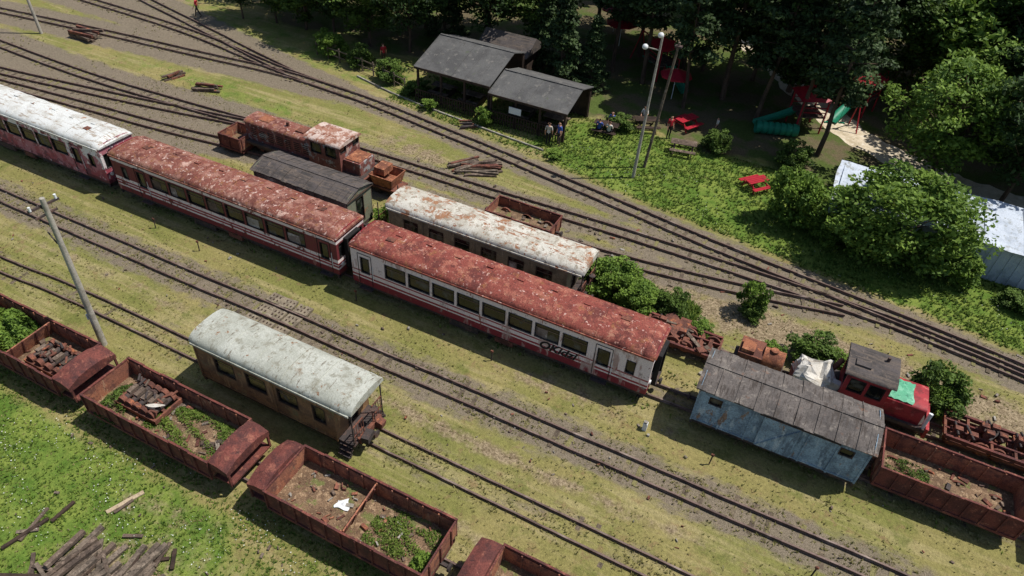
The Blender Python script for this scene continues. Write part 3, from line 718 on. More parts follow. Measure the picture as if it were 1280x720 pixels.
# ------------------------------------------------------------------ ground
def axis(a, b_, step, far):
    core = list(np.arange(a, b_ + 1e-6, step)); lo = []; hi = []; s = step; x = a
    while x > -far: s *= 1.5; x -= s; lo.append(x)
    s = step; x = b_
    while x < far: s *= 1.5; x += s; hi.append(x)
    return np.array(lo[::-1] + core + hi)
gx = axis(-72, 24, .3, 1500); gy = axis(-6, 78, .3, 1500)
X, Y = np.meshgrid(gx, gy, indexing='ij'); nx, ny = X.shape
XF, YF = X.ravel(), Y.ravel()
def sstep(a, b_, x): t = np.clip((x - a) / (b_ - a), 0, 1); return t * t * (3 - 2 * t)
def blob(cx, cy, rx, ry): return np.exp(-(((XF - cx) / rx) ** 2 + ((YF - cy) / ry) ** 2))
bed = np.zeros_like(XF)
for k, (P, st) in BED.items():
    sel = np.where((np.abs(YF - P[:, 1].mean()) < 22) & (XF > -115) & (XF < 95))[0]
    Pk = P[::2]; srt = Pk[np.argsort(Pk[:, 0])]
    d = np.full(len(sel), 1e9)
    j = np.clip(np.searchsorted(srt[:, 0], XF[sel]), 0, len(Pk) - 1)
    for o in (-2, -1, 0, 1, 2):
        q = srt[np.clip(j + o, 0, len(Pk) - 1)]; d = np.minimum(d, np.hypot(q[:, 0] - XF[sel], q[:, 1] - YF[sel]))
    wid = 1.8 + (1.0 * sstep(-28, -36, XF[sel]) if k in ('B', 'C3', 'E', 'A2', 'A3', 'A') else 0)
    bed[sel] = np.maximum(bed[sel], st * np.clip((wid - d) / 1.2, 0, 1))
Aline = np.interp(XF, [-60, -37, -20, -7, 2, 12, 40], [40.4, 38.3, 36.4, 34.2, 32.8, 31.4, 30])
lush = sstep(9.0, 7.6, YF) * sstep(-8, -14, XF + (YF - 5) * .6) * .85
lush = np.maximum(lush, .35 * sstep(9.5, 8, YF))
lush = np.maximum(lush, sstep(.9, 2.2, YF - Aline) * sstep(-26, -8, XF) * sstep(47, 42, YF))
lush = np.maximum(lush, .45 * sstep(.9, 2.5, YF - Aline) * sstep(50, 45, YF))
lush = np.maximum(lush, .8 * blob(-6, 26.5, 5, 1.3)); lush = np.maximum(lush, .5 * blob(-38, 33.5, 18, 1.8))
lush = np.maximum(lush, .25 * blob(-25, 19.2, 12, 1.)); lush = np.maximum(lush, .5 * blob(-17.5, 27, 3, 1.))
bare = .95 * blob(2, 28.2, 8, 1.9) + .7 * blob(-10, 28.2, 5, 1.) + .7 * blob(-22, 33.5, 6, 1.4) + .5 * blob(-5, 19.5, 7, 1.1) + .8 * blob(-15, 4.5, 4, 2.4) + .6 * blob(12, 27.5, 6, 2) + .5 * blob(-12, 22.9, 12, .7) + .5 * blob(8, 23.3, 8, 1.) + .8 * blob(-60, 44.5, 9, 2.) + .5 * blob(-25, 15.4, 25, .5) + .5 * blob(-5, 15.2, 14, .5) + .4 * blob(-20, 11.6, 20, .5) + .4 * blob(0, 11.8, 12, .6) + .3 * blob(-15, 7.5, 12, .9) + .35 * blob(-30, 19.9, 14, .5)
bare = np.clip(bare, 0, 1)
forest = sstep(42.3, 45.5, YF + .06 * XF + .8 * np.sin(XF * .7)) * sstep(-52, -46, XF)
V = np.c_[XF, YF, np.zeros_like(XF)]
ii, jj = np.meshgrid(np.arange(nx - 1), np.arange(ny - 1), indexing='ij'); a = (ii * ny + jj).ravel()
F = np.c_[a, a + ny, a + ny + 1, a + 1]
def fast_mesh(name, V, F, mats, MI=None, attrs=None, smooth=False):
    me = bpy.data.meshes.new(name); k = F.shape[1]
    me.vertices.add(len(V)); me.vertices.foreach_set('co', V.astype(np.float32).ravel())
    me.loops.add(len(F) * k); me.loops.foreach_set('vertex_index', F.astype(np.int32).ravel())
    me.polygons.add(len(F)); me.polygons.foreach_set('loop_start', np.arange(0, len(F) * k, k, dtype=np.int32))
    me.polygons.foreach_set('loop_total', np.full(len(F), k, dtype=np.int32))
    for m in mats: me.materials.append(M[m])
    if MI is not None: me.polygons.foreach_set('material_index', MI.astype(np.int32))
    me.polygons.foreach_set('use_smooth', np.full(len(F), smooth))
    for n, v in (attrs or {}).items():
        at = me.attributes.new(n, 'FLOAT', 'POINT'); at.data.foreach_set('value', v.astype(np.float32))
    me.update(calc_edges=True); me.validate()
    return me
def place(name, me, loc=(0, 0, 0), rz=0., s=1.):
    o = bpy.data.objects.new(name, me); COL.objects.link(o); o.location = loc; o.rotation_euler = (0, 0, rz)
    o.scale = (s, s, s) if isinstance(s, (int, float)) else s
    return o
def ground_mat():
    t = NT('ground_mat')
    big = t.noise(.16, 4, off=3.); mid_ = t.noise(.8, 5, off=7., rough=.68); st = t.noise(1., 5, (.2, 2.2, 1), off=11., rough=.62)
    fine = t.noise(9., 5, off=1., rough=.75); vf = t.noise(30., 3, off=4., rough=.8)
    col = t.mix(t.ramp(big, .38, .62), C(142, 131, 84), C(122, 121, 68))
    col = t.mix(t.ramp(st, .46, .66, 0, .8), col, C(156, 144, 102))
    col = t.mix(t.ramp(mid_, .52, .68, 0, .8), col, C(104, 108, 56))
    col = t.mix(t.ramp(t.noise(1.7, 5, off=21., rough=.7), .54, .7, 0, .85), col, C(130, 110, 78))
    lu = t.math('ADD', t.attr('lush'), t.math('MULTIPLY', t.math('SUBTRACT', mid_, .5), 1.3))
    lc = t.mix(t.ramp(t.noise(1.1, 4, off=14.), .35, .65), C(86, 112, 44), C(120, 134, 62))
    col = t.mix(t.ramp(lu, .3, .75), col, lc)
    ba = t.math('ADD', t.attr('bare'), t.math('MULTIPLY', t.math('SUBTRACT', t.noise(.9, 5, off=17., rough=.7), .5), 1.5))
    bc = t.mix(t.ramp(fine, .35, .65), C(118, 102, 79), C(154, 138, 112))
    col = t.mix(t.ramp(ba, .38, .75), col, bc)
    be = t.math('ADD', t.attr('bed'), t.math('MULTIPLY', t.math('SUBTRACT', t.noise(1.4, 5, (.5, 1.3, 1), off=24., rough=.7), .5), 1.5))
    bd = t.mix(t.ramp(vf, .35, .65), C(98, 87, 75), C(138, 126, 111))
    col = t.mix(t.ramp(be, .4, .85, 0, .92), col, bd)
    fo = t.math('ADD', t.attr('forest'), t.math('MULTIPLY', t.math('SUBTRACT', mid_, .5), .9))
    fc = t.mix(t.ramp(t.noise(.5, 4, off=31.), .42, .6), C(102, 92, 70), C(80, 94, 46))
    col = t.mix(t.ramp(fo, .35, .65), col, fc)
    g = t.math('MULTIPLY', t.ramp(fine, .25, .75, .7, 1.25), t.ramp(vf, .25, .75, .75, 1.22))
    cc = t.n('ShaderNodeCombineColor')
    for k in range(3): t.l(g, cc.inputs[k])
    col = t.mix(1., col, cc.outputs[0], 'MULTIPLY')
    M['ground_mat'] = t.finish(col, .95, t.noise(16., 3, off=1., rough=.75), .9, .05, spec=.1)
ground_mat()
place('ground', fast_mesh('ground', V, F, ['ground_mat'], attrs={'bed': bed, 'lush': lush, 'bare': bare, 'forest': forest}))

def strip(name, pts, w, z, mat, rag_=.25):
    P = resample(pts, .4); T = np.gradient(P, axis=0); T /= np.linalg.norm(T, axis=1)[:, None]; N = np.c_[-T[:, 1], T[:, 0]]
    b = MB(name); b.part('surface')
    secs = []
    for i, (p, n) in enumerate(zip(P, N)):
        a = w / 2 + rag_ * (math.sin(i * .37) + math.sin(i * .91 + 1)) * .5 + R.uniform(-.1, .1); c = w / 2 + rag_ * (math.sin(i * .29 + 2) + math.sin(i * 1.1)) * .5 + R.uniform(-.1, .1)
        secs.append([(p[0] - n[0] * a, p[1] - n[1] * a, z), (p[0], p[1], z), (p[0] + n[0] * c, p[1] + n[1] * c, z)])
    b.loft(secs, mat, False, False); b.done()
strip('sandy_path', [(-16, 75), (-6, 64), (-1, 57), (3.2, 52), (7.5, 49.4), (12, 48.2), (20, 47.2), (40, 46)], 2.8, .006, 'path_sand')
strip('access_road', [(-75, 47.5), (-62, 48), (-52, 50), (-44, 56), (-38, 70)], 3.5, .006, 'path_sand')

# ------------------------------------------------------------------ vegetation
def tube(p, q, r1, r2, n=6):
    p = np.array(p, float); q = np.array(q, float); d = (q - p) / np.linalg.norm(q - p)
    u = np.cross(d, [0, 0, 1.] if abs(d[2]) < .9 else [1., 0, 0]); u /= np.linalg.norm(u); v = np.cross(d, u)
    a = np.linspace(0, 2 * pi, n, endpoint=False); ring = np.cos(a)[:, None] * u + np.sin(a)[:, None] * v
    V = np.r_[p + ring * r1, q + ring * r2]; F = np.array([(i, (i + 1) % n, n + (i + 1) % n, n + i) for i in range(n)])
    return V, F
def leaves(rng, P, size, up=.6, asp=.55):
    n = len(P); N = rng.normal(size=(n, 3)); N[:, 2] = np.abs(N[:, 2]) + up; N /= np.linalg.norm(N, axis=1)[:, None]
    A = rng.normal(size=(n, 3)); A -= (A * N).sum(1)[:, None] * N; A /= np.linalg.norm(A, axis=1)[:, None]; B = np.cross(N, A)
    s = size[:, None]
    V = np.stack([P + A * s, P + B * s * asp, P - A * s, P - B * s * asp], 1).reshape(-1, 3)
    return V, np.arange(n * 4).reshape(-1, 4)
def tree_mesh(kind, seed, h, r, leafmat, nclump=60, per=120, ls=.2, base=.3):
    rng = np.random.default_rng(seed); Vs, Fs, MIs, Ts = [], [], [], []; off = 0
    def push(V, F, mi, T):
        nonlocal off
        Vs.append(V); Fs.append(F + off); MIs.append(np.full(len(F), mi)); Ts.append(T); off += len(V)
    lean = rng.normal(0, .03, 2); prev = np.zeros(3); rt = .035 * h ** .9 * .6
    K = 6
    top = h * (.93 if kind != 'bush' else .5)
    for i in range(K):
        t = (i + 1) / K; q = np.array([lean[0] * h * t + rng.normal(0, .05), lean[1] * h * t + rng.normal(0, .05), top * t])
        V, F = tube(prev, q, rt * (1 - .85 * (i / K)), rt * (1 - .85 * t), 7); push(V, F, 0, np.zeros(len(V))); prev = q
    cen = []
    if kind in ('leafy', 'bush'):
        zc = h * (base + (1 - base) / 2); rz = h * (1 - base) / 2
        lob = rng.normal(size=(7, 3)); lob /= np.linalg.norm(lob, axis=1)[:, None]; la = rng.uniform(-.38, .32, 7)
        for i in range(nclump):
            u = rng.normal(size=3); u /= np.linalg.norm(u); rad = rng.uniform(.35, 1.) ** .6
            k = 1 + (la * np.clip(lob @ u, 0, 1) ** 2).sum()
            c = np.array([u[0] * r * rad * k, u[1] * r * rad * k, zc + u[2] * rz * rad * min(k, 1.1)]); cen.append((c, r * rng.uniform(.13, .28), .7))
    elif kind == 'pine':
        for i in range(nclump):
            t = rng.uniform(base, 1.); rr = r * (1 - ((t - base) / (1 - base)) ** 2 * .75) * (.55 + .45 * min(1, (t - base) * 6)) * rng.uniform(.2, 1.); a = rng.uniform(0, 2 * pi)
            cen.append((np.array([math.cos(a) * rr, math.sin(a) * rr, h * t]), r * rng.uniform(.15, .27), .38))
    elif kind == 'spruce':
        for i in range(nclump):
            t = rng.uniform(base, 1.) ; rr = r * (1.02 - (t - base) / (1 - base)) * rng.uniform(.4, 1.); a = rng.uniform(0, 2 * pi)
            cen.append((np.array([math.cos(a) * rr, math.sin(a) * rr, h * t - rr * .25]), r * rng.uniform(.14, .22), .5))
    for idx, (c, cr, fl) in enumerate(cen):
        if idx % 2 == 0:
            z0 = max(.15 * h, c[2] - np.hypot(c[0], c[1]) * (.75 if kind in ('leafy', 'bush') else .1)); z0 = min(z0, top)
            s = np.array([lean[0] * z0, lean[1] * z0, z0])
            if np.linalg.norm(c - s) > .2:
                V, F = tube(s, c, rt * .28, rt * .06, 4); push(V, F, 0, np.zeros(len(V)))
        n = int(per * rng.uniform(.7, 1.3)); g = rng.normal(size=(n, 3)); g /= np.linalg.norm(g, axis=1)[:, None]
        rad = rng.uniform(.3, 1.15, n) ** .6; P = c + g * rad[:, None] * cr * np.array([1.25, 1.25, fl])
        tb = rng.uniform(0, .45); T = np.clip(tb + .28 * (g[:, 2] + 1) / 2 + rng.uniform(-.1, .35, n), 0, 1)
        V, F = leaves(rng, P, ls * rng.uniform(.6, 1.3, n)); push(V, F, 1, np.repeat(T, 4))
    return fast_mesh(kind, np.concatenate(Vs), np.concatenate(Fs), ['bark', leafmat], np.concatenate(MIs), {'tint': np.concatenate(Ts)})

LEAF = [tree_mesh('leafy', 1, 10, 3.6, 'leaf_mid', 95, 110, .19, .22), tree_mesh('leafy', 2, 11, 4.0, 'leaf_dark', 100, 110, .2, .25), tree_mesh('leafy', 3, 9, 3.4, 'leaf_mid', 90, 110, .19, .18), tree_mesh('leafy', 4, 10.5, 4.0, 'leaf_bright', 105, 110, .19, .22)]
PINE = [tree_mesh('pine', 5, 14, 3.2, 'leaf_pine', 85, 110, .19, .36), tree_mesh('pine', 6, 13, 3.0, 'leaf_pine', 80, 110, .19, .34), tree_mesh('pine', 16, 15, 3.4, 'leaf_dark', 85, 110, .19, .4)]
FAR = [tree_mesh('leafy', 21, 10.5, 3.9, 'leaf_mid', 60, 60, .3, .2), tree_mesh('pine', 22, 14, 3.3, 'leaf_dark', 60, 60, .3, .35), tree_mesh('leafy', 23, 11, 4.0, 'leaf_bright', 60, 60, .3, .2)]
SPR = [tree_mesh('spruce', 7, 8, 2.2, 'leaf_pine', 120, 80, .15, .06)]
BUSH = [tree_mesh('bush', 8, 4.6, 2.7, 'leaf_bright', 130, 150, .115, .02), tree_mesh('bush', 9, 2.6, 1.6, 'leaf_bright', 60, 130, .1, .0), tree_mesh('bush', 10, 2.0, 1.4, 'leaf_mid', 50, 120, .095, .0), tree_mesh('bush', 12, 1.4, 1.0, 'leaf_bright', 36, 90, .08, .0)]
def tr(kind, lst, i, x, y, s=1., sz=1.): place(kind, lst[i % len(lst)], (x, y, 0), R.uniform(0, 6.28), (s * R.uniform(.9, 1.1), s * R.uniform(.9, 1.1), s * sz))
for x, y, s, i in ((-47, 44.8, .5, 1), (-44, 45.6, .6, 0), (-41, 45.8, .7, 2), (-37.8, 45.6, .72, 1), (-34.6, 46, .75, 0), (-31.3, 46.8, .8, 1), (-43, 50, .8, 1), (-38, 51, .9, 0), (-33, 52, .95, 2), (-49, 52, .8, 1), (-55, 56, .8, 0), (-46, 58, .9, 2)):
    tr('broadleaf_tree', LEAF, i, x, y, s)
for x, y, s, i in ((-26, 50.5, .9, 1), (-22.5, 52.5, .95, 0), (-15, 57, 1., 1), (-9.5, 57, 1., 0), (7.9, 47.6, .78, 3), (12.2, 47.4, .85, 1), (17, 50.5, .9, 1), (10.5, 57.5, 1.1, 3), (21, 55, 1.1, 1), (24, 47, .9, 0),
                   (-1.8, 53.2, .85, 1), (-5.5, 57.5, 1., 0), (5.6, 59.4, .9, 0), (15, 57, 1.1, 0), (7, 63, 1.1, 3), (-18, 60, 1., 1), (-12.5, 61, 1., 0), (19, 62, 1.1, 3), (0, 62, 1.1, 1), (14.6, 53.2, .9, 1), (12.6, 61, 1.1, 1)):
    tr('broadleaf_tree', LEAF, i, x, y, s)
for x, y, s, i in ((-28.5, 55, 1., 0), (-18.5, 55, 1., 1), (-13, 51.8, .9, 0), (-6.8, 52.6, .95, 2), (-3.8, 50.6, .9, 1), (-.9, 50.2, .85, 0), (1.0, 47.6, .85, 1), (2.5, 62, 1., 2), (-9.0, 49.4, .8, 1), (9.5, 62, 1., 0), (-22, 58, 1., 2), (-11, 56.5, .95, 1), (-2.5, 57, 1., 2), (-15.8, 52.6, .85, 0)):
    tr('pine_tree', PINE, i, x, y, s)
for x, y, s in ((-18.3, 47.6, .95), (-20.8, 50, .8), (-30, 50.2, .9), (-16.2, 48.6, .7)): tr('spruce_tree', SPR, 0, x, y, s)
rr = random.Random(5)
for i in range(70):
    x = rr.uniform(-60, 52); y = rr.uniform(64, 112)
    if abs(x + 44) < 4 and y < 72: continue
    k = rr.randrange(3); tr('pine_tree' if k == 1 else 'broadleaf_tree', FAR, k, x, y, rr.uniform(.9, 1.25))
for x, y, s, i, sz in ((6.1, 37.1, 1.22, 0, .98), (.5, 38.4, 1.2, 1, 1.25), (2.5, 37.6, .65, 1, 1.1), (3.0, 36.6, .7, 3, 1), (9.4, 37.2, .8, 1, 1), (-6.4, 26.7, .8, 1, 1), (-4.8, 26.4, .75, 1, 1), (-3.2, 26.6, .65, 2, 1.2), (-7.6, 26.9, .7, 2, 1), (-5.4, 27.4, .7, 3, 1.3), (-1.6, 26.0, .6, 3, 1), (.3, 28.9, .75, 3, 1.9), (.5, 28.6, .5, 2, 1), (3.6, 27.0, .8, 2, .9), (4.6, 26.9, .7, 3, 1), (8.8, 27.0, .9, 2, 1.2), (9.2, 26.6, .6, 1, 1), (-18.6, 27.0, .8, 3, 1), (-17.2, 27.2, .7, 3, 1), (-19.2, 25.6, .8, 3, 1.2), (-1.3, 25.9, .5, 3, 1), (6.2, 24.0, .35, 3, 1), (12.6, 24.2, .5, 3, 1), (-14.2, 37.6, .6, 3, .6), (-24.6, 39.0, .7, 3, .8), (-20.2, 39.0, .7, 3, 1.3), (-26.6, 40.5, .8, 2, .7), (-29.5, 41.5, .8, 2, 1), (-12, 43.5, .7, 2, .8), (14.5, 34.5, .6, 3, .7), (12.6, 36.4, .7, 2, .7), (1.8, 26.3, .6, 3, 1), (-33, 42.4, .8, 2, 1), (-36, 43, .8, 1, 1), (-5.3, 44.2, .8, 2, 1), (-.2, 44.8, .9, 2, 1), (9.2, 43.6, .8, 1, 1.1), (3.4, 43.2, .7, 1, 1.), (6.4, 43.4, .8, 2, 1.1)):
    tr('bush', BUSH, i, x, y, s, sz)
def weeds(name, cx, cy, cz, rx, ry, h, n, mat, seed, ls=.07, patchy=0.):
    rng = np.random.default_rng(seed); x = rng.uniform(-1, 1, n * 2); y = rng.uniform(-1, 1, n * 2); q = np.hypot(x, y)
    den = .5 + .5 * np.sin(x * 4.1 + seed + 2 * np.sin(y * 3.7)) * np.cos(y * 4.6 + seed * 2 + x * 2)
    k = (q < 1.2) & (rng.uniform(0, 1, n * 2) < np.clip(den * (1 + patchy) - patchy * .45 + (.35 if patchy == 0 else 0), 0, 1)); x, y, q, den = x[k], y[k], q[k], den[k]; n = len(x)
    hh = h * (1 - np.minimum(q, 1.1) ** 2 * .7) * rng.uniform(0, 1, n) * (.35 + .9 * den)
    P = np.c_[cx + x * rx, cy + y * ry, cz + hh]
    V, F = leaves(rng, P, ls * rng.uniform(.6, 1.4, n), .4, .4); T = np.clip(hh / h * .5 + rng.uniform(0, .5, n), 0, 1)
    place(name, fast_mesh(name, V, F, [mat], attrs={'tint': np.repeat(T, 4)}))
weeds('weeds', -28.0, 10.0, .8, 1.6, .98, 1.35, 9000, 'leaf_bright', 1, .08)
weeds('weeds', -17.3, 9.9, .8, 1.9, 1.0, .3, 5200, 'grass_lush', 2, .05, 1.)
weeds('weeds', -20.6, 9.7, .8, .8, .9, .35, 1800, 'leaf_mid', 3, .05, .8)
weeds('weeds', -7.8, 10.0, .8, 1.3, .95, .22, 3000, 'grass_lush', 4, .045, 1.2)
weeds('weeds', -6.75, 9.5, .8, .35, .5, .5, 700, 'leaf_bright', 5, .06)
weeds('weeds', 7.8, 21.6, .7, .8, .7, .25, 1200, 'leaf_mid', 6, .05, .8)
weeds('weeds', -1.9, 10.0, .8, 1.6, .9, .2, 2200, 'grass_lush', 8, .045, 1.)
weeds('weeds', 1.0, 24.0, 0, 1.2, .5, .5, 1500, 'leaf_mid', 9, .06, .4)
weeds('weeds', -9.0, 23.2, 0, 3.2, .35, .4, 2500, 'leaf_mid', 10, .06, .6)

def scatter_grass(name, n, x0, x1, y0, y1, dens, h, mat, seed, blades=4, wd=.25):
    rng = np.random.default_rng(seed); x = rng.uniform(x0, x1, n); y = rng.uniform(y0, y1, n)
    k = rng.uniform(0, 1, n) < dens(x, y); x, y = x[k], y[k]; n = len(x)
    hh = h * rng.uniform(.4, 1.4, n); Vs = []; T = []
    t0 = rng.uniform(0, 1, n)
    for b_ in range(blades):
        a = rng.uniform(0, 2 * pi, n); l = hh * rng.uniform(.6, 1.1, n); sp = rng.uniform(.3, 1., n) * hh
        w = hh * wd
        p0 = np.c_[x - np.sin(a) * w, y + np.cos(a) * w, np.zeros(n)]; p1 = np.c_[x + np.sin(a) * w, y - np.cos(a) * w, np.zeros(n)]
        p2 = np.c_[x + np.cos(a) * sp, y + np.sin(a) * sp, l]
        Vs.append(np.stack([p0, p1, p2], 1)); T.append(np.clip(t0 + rng.uniform(-.2, .2, n), 0, 1))
    V = np.concatenate(Vs).reshape(-1, 3); T = np.repeat(np.concatenate(T), 3)
    place(name, fast_mesh(name, V, np.arange(len(V)).reshape(-1, 3), [mat], attrs={'tint': T}))
def pn(x, y, s=1.): return .5 + .25 * np.sin(x * .9 * s + 2 * np.sin(y * .7 * s)) + .25 * np.sin(y * 1.3 * s + 1.7 * np.sin(x * .5 * s + 1))
AL = lambda x: np.interp(x, [-60, -37, -20, -7, 2, 12, 40], [40.4, 38.3, 36.4, 34.2, 32.8, 31.4, 30])
scatter_grass('dry_grass', 75000, -45, 15, 2, 34, lambda x, y: .12 + .88 * pn(x, y, 1.4) ** 2, .065, 'grass_mat', 1)
scatter_grass('grass', 26000, -30, 4, 1.5, 9.2, lambda x, y: .3 + .7 * pn(x, y, 1.8), .09, 'grass_lush', 2)
scatter_grass('grass', 42000, -28, 18, 32, 45, lambda x, y: ((y > AL(x) + 1.3) & (y < 44)) * (.3 + .7 * pn(x, y)), .14, 'grass_lush', 3)
scatter_grass('grass', 9000, -65, 15, 18, 41, lambda x, y: pn(x, y, .8) ** 3 * 1.0, .1, 'grass_mat', 4)
scatter_grass('grass', 5000, -8, -2, 25.6, 27.8, lambda x, y: 1. + 0 * x, .3, 'grass_lush', 5)
# tufts growing along the rails and under the wagons
tk = lambda *ys: (lambda x, y: np.clip(sum(np.exp(-((y - q) / .22) ** 2) for q in ys), 0, 1) * pn(x, y, 2.2))
scatter_grass('track_weeds', 60000, -42, 14, 8.5, 22.9, tk(8.8, 11.2, 13.0, 13.5, 14.0, 16.6, 17.2, 17.8, 20.6, 22.6), .09, 'grass_mat', 6)
scatter_grass('track_weeds', 9000, -42, 14, 8.4, 23.2, tk(8.8, 11.2, 20.5, 22.8), .12, 'grass_lush', 7)
def flowers(name, n, x0, x1, y0, y1, seed):
    rng = np.random.default_rng(seed); x = rng.uniform(x0, x1, n); y = rng.uniform(y0, y1, n); k = (pn(x, y, 1.5) > .5) & ((y < 9) | (y > AL(x) + 1.4)); x, y = x[k], y[k]
    P = np.c_[x, y, rng.uniform(.06, .16, len(x))]; V, F = leaves(rng, P, rng.uniform(.012, .028, len(x)), 2., 1.)
    place(name, fast_mesh(name, V, F, ['flower'], attrs={'tint': np.repeat(rng.uniform(0, 1, len(x)), 4)}))
flowers('wildflowers', 1300, -28, -10, 3.5, 9, 1); flowers('wildflowers', 700, -15, 15, 34, 40, 2)

# ------------------------------------------------------------------ structures
b = MB('picnic_shelter')
def gable_roof(b, x0, x1, ye, ze, yr, zr, yb, zb, mat):
    b.part('roof'); n = int((x1 - x0) / .9)
    for i in range(n):
        a = x0 + (x1 - x0) * i / n; c = x0 + (x1 - x0) * (i + 1) / n; e = R.uniform(-.012, .012)
        for (ya, za, yb_, zb_) in ((ye, ze, yr, zr), (yr, zr, yb, zb)):
            b.add([(a, ya, za + e), (c, ya, za + e), (c, yb_, zb_ + e), (a, yb_, zb_ + e), (a, ya, za + e - .06), (c, ya, za + e - .06), (c, yb_, zb_ + e - .06), (a, yb_, zb_ + e - .06)], [(0, 1, 2, 3), (4, 7, 6, 5), (0, 4, 5, 1), (2, 6, 7, 3), (1, 5, 6, 2), (0, 3, 7, 4)], mat)
        b.beam((a, ye, ze + .012), (a, yr, zr + .012), .04, .025, mat)
    b.box(x0, x1, ye - .03, ye - .002, ze - .16, ze + .0, 'wood_dark')
    b.beam((x0, yr, zr + .02), (x1, yr, zr + .02), .16, .04, mat)
gable_roof(b, -26.4, -20.35, 39.9, 2.45, 43.6, 3.55, 45.6, 2.9, 'roof_shelter')
gable_roof(b, -20.25, -14.4, 39.5, 2.2, 42.0, 2.95, 44.2, 2.3, 'roof_shelter')
b.part('posts')
for x in (-26.2, -24.3, -22.4, -20.5):
    for y, h in ((40.1, 2.4), (45.3, 2.9)): b.box(x - .07, x + .07, y - .07, y + .07, 0, h, 'wood_dark')
for x in (-20.1, -18.2, -16.4, -14.6):
    for y, h in ((39.7, 2.15), (44.0, 2.25)): b.box(x - .07, x + .07, y - .07, y + .07, 0, h, 'wood_dark')
b.part('back_wall'); b.box(-26.3, -20.4, 45.36, 45.42, 0, 2.8, 'wood_dark'); b.box(-20.1, -14.5, 44.08, 44.13, 0, 2.2, 'wood_dark')
b.part('railing')
for z in (.45, .9):
    b.box(-26.1, -14.7, 39.55, 39.6, z, z + .08, 'wood_dark')
for i in range(58): b.box(-26.1 + i * .2, -26.03 + i * .2, 39.52, 39.545, .1, 1.0, 'wood_dark')
b.part('notice'); b.box(-18.6, -17.7, 39.44, 39.48, 1.2, 1.65, 'white_metal')
b.part('tables')
for x in (-25, -22.5, -18.5, -16):
    b.box(x - .8, x + .8, 41.2, 41.9, .7, .76, 'wood_old')
    for yy in (40.8, 42.3): b.box(x - .8, x + .8, yy - .13, yy + .13, .42, .47, 'wood_old')
    for xx in (-.6, .6): b.box(x + xx - .04, x + xx + .04, 40.75, 42.35, 0, .42, 'wood_dark')
b.done()
b = MB('wooden_kiosk'); b.part('walls'); b.box(-24.5, -21, 46.6, 49.2, 0, 2.2, 'wood_dark'); b.box(-24.2, -23.2, 46.56, 46.59, .9, 1.8, 'glass'); b.box(-22.6, -21.8, 46.56, 46.59, 0.02, 1.9, 'red_paint')
b.part('roof')
b.loft([[(x, 46.2, 2.1), (x, 47.9, 3.1), (x, 49.6, 2.1)] for x in (-24.9, -20.6)], 'roof_dark', False, True); b.done()

b = MB('white_roof_shed'); b.part('walls')
b.box(2.6, 24, 38.3, 42.0, 0, 2.12, 'shed_wall')
for i in range(43): b.box(2.7 + i * .5, 2.74 + i * .5, 38.27, 38.298, 0, 2.12, 'shed_wall')
b.part('roof')
# slack sheet roof: gently sagging between the frames, ragged front edge
nxr, nyr = 88, 8; vs = []
for i in range(nxr + 1):
    for j in range(nyr + 1):
        x = 2.3 + 21.8 * i / nxr; v = j / nyr
        sag = .07 * math.sin(pi * ((x * .5) % 1.)) * math.sin(pi * v) + .03 * math.sin(x * 2.3 + v * 5)
        y = 38.0 + 4.3 * v + (R.uniform(-.06, .06) if j == 0 else 0) + .12 * math.sin(x * .9) * (1 - v)
        vs.append((x + (R.uniform(-.08, .08) if i in (0, nxr) else 0), y, 2.24 + .42 * v - sag + R.uniform(-.008, .008)))
b.add(vs, [(i * (nyr + 1) + j, (i + 1) * (nyr + 1) + j, (i + 1) * (nyr + 1) + j + 1, i * (nyr + 1) + j + 1) for i in range(nxr) for j in range(nyr)], 'shed_roof', True)
for i in range(12): b.beam((2.6 + i * 1.9, 38.05, 2.25), (2.6 + i * 1.9, 42.2, 2.67), .07, .04, 'shed_roof')
b.done()

b = MB('concrete_kerb'); b.part('kerb')
K = resample([(-32, 40.6), (-27, 39.4), (-20, 38.5), (-14.5, 37.9)], 1.0)
for p, q in zip(K[:-1], K[1:]): b.beam((p[0], p[1], .05), (q[0] - .02, q[1], .05), .1, .14, 'concrete')
b.done()
b = MB('garden_fence'); b.part('posts')
K = resample([(-37, 42.2), (-32, 41.6), (-27.5, 40.4)], 1.2)
for p in K: b.box(p[0] - .04, p[0] + .04, p[1] - .04, p[1] + .04, 0, 1.1, 'wood_grey')
b.part('rails')
for p, q in zip(K[:-1], K[1:]):
    for z in (.4, .9): b.beam((p[0], p[1], z), (q[0], q[1], z), .03, .08, 'wood_grey')
b.done()

def pole(name, x, y, h, topdx, topdy, r0, r1, mat):
    b = MB(name, (x, y, 0)); b.part('shaft'); b.cyl((0, 0, -.2), (topdx, topdy, h), r0, mat, 8, r1); return b
b = pole('utility_pole', -24.8, 12.0, 7.7, .15, .1, .16, .1, 'pole_concrete')
b.part('crossarm'); b.beam((.0, -.5, 7.35), (.1, .7, 7.35), .08, .08, 'steel_dark'); b.beam((.1, -.4, 7.0), (.1, .5, 7.0), .07, .07, 'steel_dark')
for yy in (-.45, .6): b.cyl((.1, yy, 7.4), (.1, yy, 7.58), .05, 'white_metal', 8)
b.beam((0.02, 0, 5.6), (-.5, .1, 5.9), .05, .05, 'steel_dark')
b.part('plates'); b.box(-.17, -.13, -.1, .1, 1.5, 1.8, 'white_metal'); b.done()
b = pole('utility_pole', -57.3, 33.4, 8., -.2, 0, .13, .08, 'pole_concrete'); b.part('crossarm'); b.beam((-.2, -.5, 7.6), (-.2, .5, 7.6), .08, .08, 'steel_dark'); b.done()
b = pole('street_lamp', -9.0, 38.0, 9.0, .1, .1, .11, .06, 'pole_concrete')
